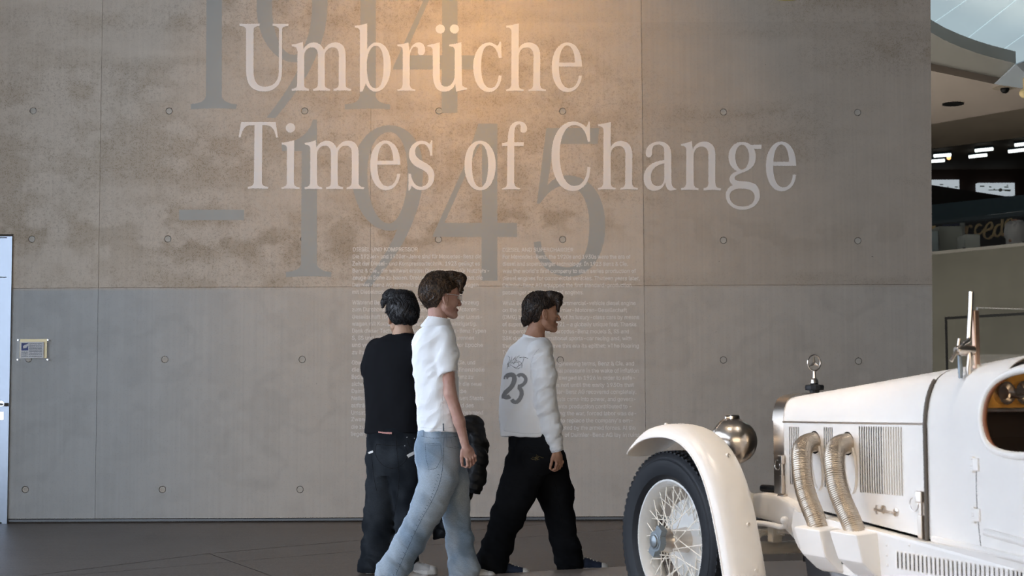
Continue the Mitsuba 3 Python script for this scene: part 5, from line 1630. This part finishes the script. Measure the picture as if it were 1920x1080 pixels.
C.part('script_print', cat_([m for m in [
    seam(sm_c, [(951, 668), (955, 676), (951, 684), (957, 677), (960, 670), (958, 682)], .0013, 40), seam(sm_c, [(956, 687), (962, 674), (966, 672), (963, 682), (968, 676)], .0013, 40),
    seam(sm_c, [(968, 668), (964, 680), (972, 680), (972, 686), (964, 688)], .0013, 40), seam(sm_c, [(974, 667), (969, 676), (976, 679), (970, 688)], .0013, 40),
    seam(sm_c, [(973, 671), (982, 670), (990, 672)], .0013, 20), seam(sm_c, [(983, 671), (980, 680), (978, 690)], .0013, 20), seam(sm_c, [(951, 691), (956, 684), (966, 690), (978, 682)], .0011, 30)] if m is not None]), 'print_black', under=ck, label='thin black handwritten lettering', kind='stuff')
near = ([jc(987, 870, -.09), jc(968, 925, -.11), jc(950, 972, -.12), jc(933, 1022, -.13), jc(921, 1058, -.13), jc(920, 1072, -.13)], [.135, .116, .104, .095, .098, .094])
far_ = ([jc(1022, 870, .09), jc(1041, 925, .11), jc(1051, 972, .13), jc(1060, 1022, .15), jc(1067, 1052, .17), jc(1068, 1064, .17)], [.140, .112, .092, .084, .086, .082])
crows = rows_px(YC, [(808, 999, 0, .130, .172), (830, 1002, 0, .158, .188), (862, 1004, 0, .165, .190), (885, 1004, 0, .15, .16)])


def trousers_c(P):
    d = smin(loft(P, crows, AC), gchain(P, *near, .03), .035)
    d = smin(d, gchain(P, *far_, .03), .022)
    low = np.clip((.42 - P[:, 2]) / .4, 0, 1)
    d = d + folds(P @ roty(.5), (8, 8, 20), .018 + .045 * low, 17) + folds(P, (6, 6, 6), .012, 18)
    return np.maximum(d, .012 - P[:, 2])


lo, hi = bounds([jc(888, 1078, -.3), jc(1098, 812, .3)], .02)
tm_c = make(trousers_c, lo, hi, .0085)
tk = C.part('trousers', tm_c, 'trouser_black', True)
for pts in ([(967, 822), (968, 870)], [(1030, 822), (1040, 900), (1055, 980)], [(985, 838), (1040, 840)], [(985, 838), (990, 880), (1010, 892), (1034, 882)]):
    C.part('seam', tube(q, .0016, 6) if len(q := on_mesh(tm_c, spline(pts, 30), 0)) > 2 else None, 'seam_black', under=tk)
rg = np.random.default_rng(5)
C.part('pocket_embroidery', cat_([m for m in [seam(tm_c, np.array([(995 + 22 * a, 858 + 14 * b) for a, b in np.cumsum(rg.normal(0, .22, (6, 2)), 0) * .5 + [.5, .2]]), .0010, 30) for k in range(7)] if m is not None]), 'gold_thread', under=tk, kind='stuff', label='faint gold embroidery on the back pocket')
h1, h2 = jc(914, 1072, -.13), jc(1062, 1058, .17)
shoe(C, np.array([h1[0], YC - .13, .0]), .05, .93, 'canvas_navy')
shoe(C, np.array([h2[0], YC + .17, .0]), .05, .95, 'canvas_navy', pitch=.0)

# ================================================================== A, seen from behind in black
YA = 10.25
GK[0] = 1.03
ja = lambda px, py, dy=0.0: J(px, py, YA, dy)
AA = math.radians(55)
w2 = ja(860, 815, -.05)
A = Figure(('person', 'young man in black T-shirt and black jeans seen from behind, leftmost of three'), 'skin_olive', ja(753, 593), math.radians(113), .0, 1.06,
           (ja(756, 632), .066),
           [([ja(756, 632), ja(745, 670), ja(735, 800), ja(742, 860)], [.07, .10, .10, .10]),
            ([ja(706, 665, .10), ja(697, 720, .17), ja(712, 770, .30)], [.05, .037, .028]),
            ([ja(786, 662, -.10), ja(815, 742, -.12), w2], [.05, .037, .026]),
            ([ja(725, 860, .05), ja(714, 950, .03), ja(704, 1066, .0)], [.07, .055, .04]),
            ([ja(762, 860, -.05), ja(773, 950, -.05), ja(768, 1050, -.06)], [.07, .055, .04])],
           [(w2, axis_R(ja(866, 840, -.03) - w2, up=(0, -1, 0)), .95, .9, .5, True), (ja(712, 770, .30), axis_R(ja(725, 785, .33) - ja(712, 770, .30), up=(0, -1, 0)), .95, .9, .5, False)],
           hair_a, 'hair_black')
rows = rows_px(YA, [(625, 752, 0, .072, .080), (633, 749, 0, .092, .13), (645, 744, 0, .112, .186), (662, 741, 0, .124, .214), (690, 739, 0, .130, .216), (740, 738, 0, .130, .206), (790, 737.5, 0, .130, .200), (812, 737, 0, .130, .200)])
sl = [ja(708, 658, .09), ja(699.5, 688, .12), ja(696, 712, .15)]
sl2 = [ja(783, 658, -.09), ja(797, 690, -.11), ja(808, 716, -.12)]


def tshirt(P):
    d = loft(P, rows, AA)
    s1 = smax(gchain(P, sl, [.076, .070, .062]), half(P, ja(696.5, 707, .14), (-.25, .15, -1)), .004)
    s2 = smax(gchain(P, sl2, [.072, .068, .060]), half(P, ja(806, 711, -.12), (.5, 0, -1)), .004)
    d = smin(smin(d, s1, .02), s2, .02)
    d = d + folds(P, (8, 8, 4), .022, 22) + folds(P @ rotz(.6) @ roty(.4), (16, 8, 8), .009, 24)
    return smax(d, -cone(P, ja(755, 600), ja(756, 634), .058, .067), .006)


lo, hi = bounds([ja(670, 622, -.3), ja(825, 815, .32)], .02)
sm_a = make(tshirt, lo, hi, .008)
ak = A.part('t_shirt', sm_a, 'cloth_black', True)
left_ = ([ja(727, 862, .06), ja(720, 920, .05), ja(714, 972, .03), ja(709, 1025, .0), ja(704, 1060, .0), ja(703, 1074, .0)], [.132, .112, .102, .100, .106, .100])
right_ = ([ja(760, 862, -.06), ja(768, 920, -.05), ja(770, 972, -.05), ja(763, 1018, -.05), ja(757, 1040, -.05), ja(757, 1050, -.05)], [.125, .106, .092, .082, .082, .078])
arows = rows_px(YA, [(803, 737, 0, .128, .182), (830, 739, 0, .138, .188), (862, 742, 0, .140, .190), (890, 744, 0, .12, .16)])


def jeans_a(P):
    d = smin(loft(P, arows, AA), gchain(P, *left_, .03), .03)
    d = smin(d, gchain(P, *right_, .03), .02)
    low = np.clip((.45 - P[:, 2]) / .4, 0, 1)
    d = d + folds(P @ roty(.4), (8, 8, 20), .020 + .045 * low, 27) + folds(P, (6, 6, 6), .014, 28)
    return np.maximum(d, .012 - P[:, 2])


lo, hi = bounds([ja(668, 1082, -.3), ja(815, 806, .3)], .02)
tm_a = make(jeans_a, lo, hi, .0085)
tk = A.part('jeans', tm_a, 'denim_black', True)
A.part('waist_label', ribbon(tm_a, [(711, 810.5), (724, 811.5), (736, 812)], 3.6, 14, .012), 'label_pink', under=tk)
A.part('pocket_tag', ribbon(tm_a, [(764, 856), (773, 851), (783, 847)], 6, 12, .006), 'rubber_white', under=tk, label='small white tag')
A.part('pocket_stripe', ribbon(tm_a, [(692, 850), (696, 848), (701, 846)], 4, 8, .006), 'rubber_white', under=tk)
for pts in ([(706, 833), (730, 835), (757, 834)], [(706, 833), (712, 866), (735, 878), (757, 868), (757, 834)], [(697, 850), (700, 885), (706, 920)], [(742, 815), (744, 840), (748, 900), (740, 960), (728, 1040)], [(764, 824), (770, 838), (779, 842)]):
    p_ = on_mesh(tm_a, spline(pts, 40), 0)
    if len(p_) > 2:
        A.part('seam', tube(p_, .0018, 6), 'seam_black', under=tk)
for x, y in ((763, 820), (759, 836), (777, 822)):
    p_ = on_mesh(tm_a, [(x, y)], .001)
    if len(p_):
        e = trimesh.creation.icosphere(subdivisions=2, radius=.0042)
        e.apply_translation(p_[0])
        A.part('rivet', e, 'steel_bright', under=tk)
h1 = ja(684, 1078, .0)
shoe(A, np.array([h1[0], YA, .0]), .35, .95, 'canvas_pale')
h2 = ja(741, 1070, -.05)
shoe(A, np.array([h2[0] - .005, YA - .05, .0]), .05, .95, 'canvas_pale')

# the jacket that hangs over A's hand
JK = [ja(866, 800, -.09), ja(886, 800, -.06), ja(892, 835, -.04), ja(880, 885, -.02), ja(858, 935, .02), ja(836, 985, .05), ja(828, 1003, .05)]
SLV = [ja(893, 820, -.10), ja(898, 860, -.11), ja(895, 892, -.11), ja(890, 914, -.11)]


def jacket(P):
    d = chain(P, JK, [.055, .07, .078, .080, .078, .066, .056], .04)
    s = chain(P, SLV, [.05, .056, .060, .052], .03)
    s = smax(s, half(P, ja(890, 920, -.11), (-.25, 0, -1)), .006)
    d = smin(d, s, .008)
    d = smax(d, half(P, ja(830, 1009, .05), (.05, 0, -1)), .006)
    q = np.abs(np.sin((P[:, 2] * 1.0 + P[:, 0] * .35) * np.pi / .062 + .8 * meshkit.noise(P * 7, 4)))
    return d + .012 * (1 - q ** .5) + folds(P, (14, 14, 14), .020, 31) + folds(P, (34, 34, 34), .006, 33)


lo, hi = bounds(JK + SLV, .12)
jm = make(jacket, lo, hi, .0075)
jt = put('jacket', jm, 'puffer_black', smooth=True, label='black quilted puffer jacket hanging from the hand of the man in black', cat='jacket')
put('cuff', tube(np.array([ja(890.5, 914, -.11), ja(888.5, 925, -.11)]), [.043, .040], 18), 'cloth_black', smooth=40, parent=jt)
# ------------------------------------------------------------------ the far side of the hall, beyond the end of the long wall
mat('slab_dark', (0.018, 0.030, 0.038), 0.8, spec=0.1)
mat('black_panel', (0.004, 0.004, 0.0045), 0.6)
mat('red_brown_wall', (0.022, 0.009, 0.006), 0.7)
mat('soffit_taupe', (0.42, 0.35, 0.305), 0.85)
mat('soffit_grey', (0.30, 0.285, 0.26), 0.85)
mat('soffit_dark', (0.34, 0.28, 0.22), 0.85)
mat('ceiling_brown', (0.05, 0.038, 0.027), 0.85)
mat('fascia_blue', (0.42, 0.47, 0.53), 0.6)
mat('box_white', (0.55, 0.60, 0.58), 0.7)
mat('box_grey', (0.38, 0.42, 0.39), 0.7)
mat('box_blue', (0.33, 0.42, 0.45), 0.6)
mat('poster_blue', (0.03, 0.05, 0.14), 0.6)
mat('gold_letter', (0.92, 0.72, 0.38), 0.4)
mat('membrane_seam', (0.25, 0.28, 0.30), 0.8)




def lamp(name, mesh, rgb, parent=None, **kw):
    key = put(name, mesh, 'box_white', parent=parent, **kw)
    scene[key]['emitter'] = {'type': 'area', 'radiance': level(*rgb)}
    return key


def flat(px_poly, z, th=.12, up_=True):
    """A level slab whose underside, at height z, shows this outline in the photograph."""
    po = sg.Polygon([tuple(ground(x, y, z)[:2]) for x, y in px_poly]).buffer(0)
    m = extrude(po, th)
    m.apply_translation([0, 0, z])
    return m


# concrete parapet wall, running obliquely towards the right
PA, PB = at(1690, 760, 32.6), at(2010, 760, 29.42)
ZP = 1.06 + 284 / F * 32.0
dirp = (PB - PA) / np.linalg.norm(PB - PA)
nrm = np.array([dirp[1], -dirp[0], 0])
LP = np.linalg.norm((PB - PA)[:2])


def oblique(a, b, z0, z1, n0, n1):
    """A box along the parapet: a..b metres along it, n0..n1 metres out towards the hall."""
    c = [PA + dirp * u + nrm * v for u in (a, b) for v in (n0, n1)]
    pts = np.array([[p[0], p[1], z] for p in c for z in (z0, z1)])
    return trimesh.convex.convex_hull(pts)


def along(px):
    """How far along the parapet the sight line at px meets it."""
    d = ray(px, 620)
    M = np.array([[d[0], -dirp[0]], [d[1], -dirp[1]]])
    k, u = np.linalg.solve(M, (PA - CAM)[:2])
    return u


wa = put('parapet_concrete', oblique(-1, LP, 0, ZP - .06, -.3, 0), 'concrete_far', kind='structure')
put('coping', oblique(-1, LP, ZP - .06, ZP, -.34, .04), 'soffit_grey', parent=wa)
u0 = along(1774.5)
zg = 1.06 + (760 - 601) / F * 31.7
put('groove', oblique(u0 - .025, u0 + .025, 0, zg, .001, .012), 'black_panel', parent=wa)
put('groove', oblique(u0 - .025, LP, zg - .02, zg + .03, .001, .012), 'black_panel', parent=wa)
gb = thing('glass_balustrade', 'frameless glass balustrade on the far concrete parapet', 'balustrade')
for a, b in ((1700, 1803), (1804, 1914), (1915, 2005)):
    put('glass_panel', oblique(along(a) + .01, along(b) - .01, ZP + .012, ZP + .63, -.16, -.145), 'glass_pane', parent=gb)
    put('clamp', oblique(along(b) - .03, along(b) + .0, ZP, ZP + .05, -.18, -.12), 'trim_metal', parent=gb)
YD = 34.5


def stand(x0, y0, x1, y1, Y, dep):
    a, b = at(x0, y0, Y), at(x1, y1, Y)
    return box((a[0], Y, b[2]), (b[0], Y + dep, a[2]))


put('gallery_floor', box((at(1700, 480, 33)[0], 32.9, 3.7), (at(2000, 480, 33)[0] + 2, 45, 3.95)), 'soffit_grey', kind='structure')
Y2 = 34.6
for x0, y0, x1, Y, dep, m_, lb in ((1741, 433, 1759.5, 34.3, .35, 'box_blue', 'pale blue display block at the left end behind the glass balustrade'), (1760, 424, 1805, 34.7, .9, 'box_grey', 'large grey display block below the dark blue poster'), (1809.5, 439, 1838, 33.9, .6, 'box_white', 'low pale display block in front of the gold letters')):
    a, b = at(x0, y0, Y), at(x1, y0, Y)
    e = rbox((a[0], Y, 3.95), (b[0], Y + dep, a[2]), .015)
    put('display_block', e, m_, label=lb, cat='display block', group='display blocks behind the balustrade')
put('display_pillar', stand(1804.5, 412, 1810, 470, 34.9, .2), 'box_white', label='slim white pillar between the poster and the gold letters', cat='pillar')
put('poster', stand(1768, 409, 1804, 427, 35.1, .04), 'poster_blue', label='dark blue poster above the grey display block', cat='poster')
put('orange_panel', stand(1745, 422, 1755, 440, 36.3, .1), 'glow_brown' if 0 else 'gold_letter', label='small orange brown panel at the end of the concrete wall, behind the pale block', cat='panel')
put('wall_exhibit', stand(1700, 395, 2010, 480, 36.4, .1), 'black_panel', kind='structure')
gs = thing('gold_script_sign', 'gold handwritten lettering on a black wall behind the glass balustrade', 'sign')
STR = [[(1798, 437), (1801, 426), (1803, 437), (1806, 427), (1808, 437)], [(1811, 424), (1813, 430), (1812.5, 438), (1814, 428), (1819, 424), (1822, 427)],
       [(1841, 424), (1836, 421.5), (1830, 427), (1828.5, 434), (1831, 440), (1838, 438), (1846, 430)],
       [(1846, 434), (1855, 430), (1861, 423), (1858, 417.5), (1851, 422), (1846, 434), (1846, 443), (1851, 447.5), (1858, 445), (1865, 437)],
       [(1879, 422), (1872, 422), (1866, 430), (1866, 441), (1870, 443.5), (1876, 437), (1879, 424), (1880, 407), (1878.5, 430), (1880, 441), (1885, 438)],
       [(1886, 424), (1894, 421), (1899, 414), (1896, 410), (1889, 414), (1886, 424), (1888, 432), (1894, 433), (1901, 427)],
       [(1908, 408), (1906, 416), (1913, 424), (1909, 431), (1903, 430)]]
for q in STR:
    p = np.array([at(x, y, 36.0) for x, y in spline(q, 40)])
    put('letter', tube(p, [.018 + .016 * abs(math.sin(k * .21)) for k in range(40)], 8), 'gold_letter', smooth=60, parent=gs)

# a visitor far away behind the balustrade
YV = 34.2
jv = lambda px, py, dy=0.0: at(px, py, YV + dy)


def visitor(P):
    d = chain(P, [jv(1905, 413), jv(1905, 420)], [.05, .06])
    d = smin(d, ell(P, jv(1906, 405), (.085, .10, .12)), .03)
    d = smin(d, chain(P, [jv(1905, 425), jv(1905, 440), jv(1905, 452), jv(1904, 462)], [.14, .16, .15, .16]), .05)
    for sx in (-1, 1):
        d = smin(d, chain(P, [jv(1905 + 11 * sx, 424), jv(1905 + 13 * sx, 440), jv(1905 + 10 * sx, 452, -.12)], [.06, .05, .04]), .03)
    return d


lo, hi = bounds([jv(1888, 396), jv(1924, 466)], .2)
pv = put('person', make(visitor, lo, hi, .02), 'skin_tan', smooth=True, label='distant visitor in a white shirt seen from behind, before the gold lettering', cat='person')
rv = [(z, x, YV, .15, a) for z, x, a in [(jv(1905, p)[2], jv(1905, p)[0], a) for p, a in ((417, .09), (421, .17), (426, .20), (440, .19), (456, .185), (460, .19))]]
put('shirt', make(lambda P: smin(loft(P, rv, -1.2), np.minimum(*[chain(P, [jv(1905 + 11 * sx, 424), jv(1905 + 14 * sx, 440)], [.075, .065]) for sx in (-1, 1)]), .03) - .03, lo, hi, .02), 'cloth_rib', smooth=True, parent=pv)
put('hair', make(lambda P: smax(ell(P, jv(1906, 404), (.10, .115, .125)), P[:, 1] - YV - .05, .02), lo, hi, .02), 'hair_black', smooth=True, parent=pv)

# upper gallery: dark slab, black parapet, back-lit pictures, lamps
a0, b0 = at(1690, 425, 33.4), at(2010, 392, 31.4)
zb0 = at(1747, 417, 33.0)[2]
zb1 = at(1747, 380, 33.0)[2]


def beam(pxa, Ya, pxb, Yb, z0, z1, th):
    a, b = at(pxa, 500, Ya), at(pxb, 500, Yb)
    return trimesh.convex.convex_hull(np.array([[p[0], p[1] + d, z] for p in (a, b) for d in (0, th) for z in (z0, z1)]))


put('beam_gallery', beam(1690, 33.9, 2010, 31.1, zb0, zb1, .4), 'slab_dark', kind='structure')
pp = np.array([at(x, y, Y) for x, y, Y in ((1690, 338, 36), (1747, 347, 36), (1862, 364.5, 36), (1990, 384, 36), (1990, 420, 36), (1690, 420, 36))])
put('parapet_black', trimesh.convex.convex_hull(np.vstack([pp, pp + [0, .2, 0]])), 'black_panel', kind='structure')
put('wall_gallery', stand(1650, 225, 2050, 560, 45.5, .2), 'red_brown_wall', kind='structure')


for (x0, y0, x1, y1), lb, sd in (((1735, 337, 1799, 358), 'left back-lit picture on the dark gallery wall, next to the concrete edge', 3.0), ((1833, 343, 1903, 366), 'right back-lit picture with a dark drawing on the gallery wall', 9.0)):
    m = stand(x0, y0, x1, y1, 45.3, .2)
    k = put('backlit_picture', m, 'box_white', label=lb, cat='picture', group='back-lit pictures on the gallery wall')
    scene[k]['emitter'] = {'type': 'area', 'radiance': level(.62, .70, .76)}
    X0, X1, Z0, Z1 = m.bounds[0][0], m.bounds[1][0], m.bounds[0][2], m.bounds[1][2]
    rg = np.random.default_rng(int(sd))
    for j in range(7):
        u, v, w_ = rg.uniform(.05, .9), rg.uniform(.15, .85), rg.uniform(.03, .12)
        put('grey_shape', box((X0 + (X1 - X0) * u, 45.27, Z0 + (Z1 - Z0) * (v - .05)), (X0 + (X1 - X0) * min(u + w_, 1), 45.29, Z0 + (Z1 - Z0) * (v + .04))), 'box_grey', parent=k)
    if sd > 5:
        put('drawing', cat_([box((X0 + (X1 - X0) * .28, 45.25, Z0 + (Z1 - Z0) * .38), (X0 + (X1 - X0) * .88, 45.28, Z0 + (Z1 - Z0) * .44)), tube(np.array([[X0 + (X1 - X0) * .6, 45.24, Z0 + (Z1 - Z0) * .41], [X0 + (X1 - X0) * .6, 45.28, Z0 + (Z1 - Z0) * .41]]), 0.05, 16)]), 'box_grey', parent=k, kind='stuff')
put('ceiling_gallery', flat([(1640, 150), (2050, 120), (2050, 322), (1640, 322)], 7.75), 'ceiling_brown', kind='structure')
tubes_ = [((1751, 292.5), (1783, 290)), ((1738, 303), (1771, 300.6)), ((1828.6, 282.5), (1861.6, 279)), ((1817, 294), (1850, 290.4)), ((1891, 284), (1924, 280.5)), ((1903, 272), (1936, 268.5))]
pos_ = ['second from the left, above the orange lamp', 'at the concrete edge, lowest', 'upper one of the middle pair', 'lower one of the middle pair', 'lower one at the right picture edge', 'upper one at the right picture edge']
for (a, b), w_ in zip(tubes_, pos_):
    q0, q1 = ground(*a, 7.62), ground(*b, 7.62)
    t_ = thing('ceiling_tube_light', 'glowing white tube light under the far ceiling, ' + w_, 'lamp', 'tube lights under the far ceiling')
    lamp('tube', tube(np.array([q0, q1]), .045, 10), (2.6, 2.8, 2.7), parent=t_)
    d_ = q1 - q0
    put('housing', tube(np.array([q0 - d_ * .03, q1 + d_ * .03]) + [0, 0, .07], .035, 8), 'slab_dark', parent=t_)
q0 = ground(1779, 296, 7.55)
t_ = thing('ceiling_spot_light', 'small orange glowing lamp under the far ceiling', 'lamp')
lamp('bulb', trimesh.creation.icosphere(subdivisions=2, radius=.055).apply_translation(q0), (3.0, 1.5, .5), parent=t_)
put('housing', trimesh.creation.cylinder(radius=.05, height=.12).apply_translation(q0 + [0, 0, .10]), 'slab_dark', smooth=30, parent=t_)

# stepped soffits and the luminous membrane ceiling
put('soffit_dark', flat([(1660, 247), (1747, 233), (1920, 203), (2000, 190), (2000, 246), (1920, 257), (1747, 279), (1660, 290)], 7.1, .3), 'soffit_dark', kind='structure')
put('soffit_lower', flat([(1660, 108), (1747, 133), (1866, 158), (2000, 176), (2000, 190), (1920, 203), (1747, 233), (1660, 247)], 6.5, .25), 'soffit_taupe', kind='structure')
put('soffit_curved', flat([(1660, 8), (1720, 47), (1747, 62), (1772, 76), (1800, 88), (1830, 99), (1860, 108), (1905, 119), (1886, 138), (1866, 157), (1747, 133), (1660, 108)], 6.62, .2), 'soffit_grey', kind='structure')
edge_ = [(1640, -6), (1690, 30), (1720, 48), (1747, 63), (1772, 77), (1800, 89), (1830, 100), (1860, 109), (1905, 121), (1960, 135), (2010, 145)]
full = sg.Polygon(edge_ + [(2010, -330), (1640, -330)])
seams = [[(1640, 122), (1747, 45), (1812, 0), (2010, -137)], [(1750, 122), (1795, 87), (1905, 0), (2010, -83)], [(1820, 136), (1860, 108), (1920, 65), (2010, 0)], [(1640, 20), (1700, -22), (1830, -115), (2010, -250)]]
parts_ = [full]
for sm in seams:
    parts_ = [g for p in parts_ for g in getattr(p.difference(sg.LineString(sm).buffer(.7)), 'geoms', [p.difference(sg.LineString(sm).buffer(.7))])]
mc_ = put('ceiling_membrane', flat(list(full.exterior.coords), 7.26, .05), 'membrane_seam', kind='structure')
for p in parts_:
    if p.area > 20:
        lamp('panel', flat(list(p.exterior.coords)[:-1], 7.2, .03), (0.55, 0.70, 0.78), parent=mc_)
fp = [at(x, y, Y) for x, y, Y in ((1866, 158, 26.5), (1905, 121, 25.4), (1960, 100, 25.4), (1960, 172, 26.5))]
put('fascia', trimesh.convex.convex_hull(np.vstack([fp, np.array(fp) + [0, .05, .02]])), 'fascia_blue', kind='structure')
c = ground(1787, 194, 6.5)
put('ceiling_downlight', trimesh.creation.cylinder(radius=.19, height=.04, sections=32).apply_translation(c), 'black_panel', smooth=30, label='round dark downlight set in the taupe soffit', cat='downlight')
c = ground(1884, 164, 6.5)
cm = put('ceiling_camera', trimesh.creation.icosphere(subdivisions=3, radius=.075).apply_translation(c - [0, 0, .03]), 'black_panel', smooth=True, label='black dome camera under the taupe soffit', cat='camera')
put('base', trimesh.creation.cylinder(radius=.2, height=.03, sections=32).apply_translation(c), 'soffit_dark', smooth=30, parent=cm)
c = at(1920, 175, 26.0)
cl_ = put('brass_lamp', trimesh.creation.icosphere(subdivisions=3, radius=.075).apply_translation(c), 'gold_letter', smooth=True, label='small brass globe hanging at the right picture edge', cat='lamp')
put('stem', tube(np.array([c + [0, 0, .06], [c[0], c[1], 6.52]]), .012, 8), 'gold_letter', parent=cl_)
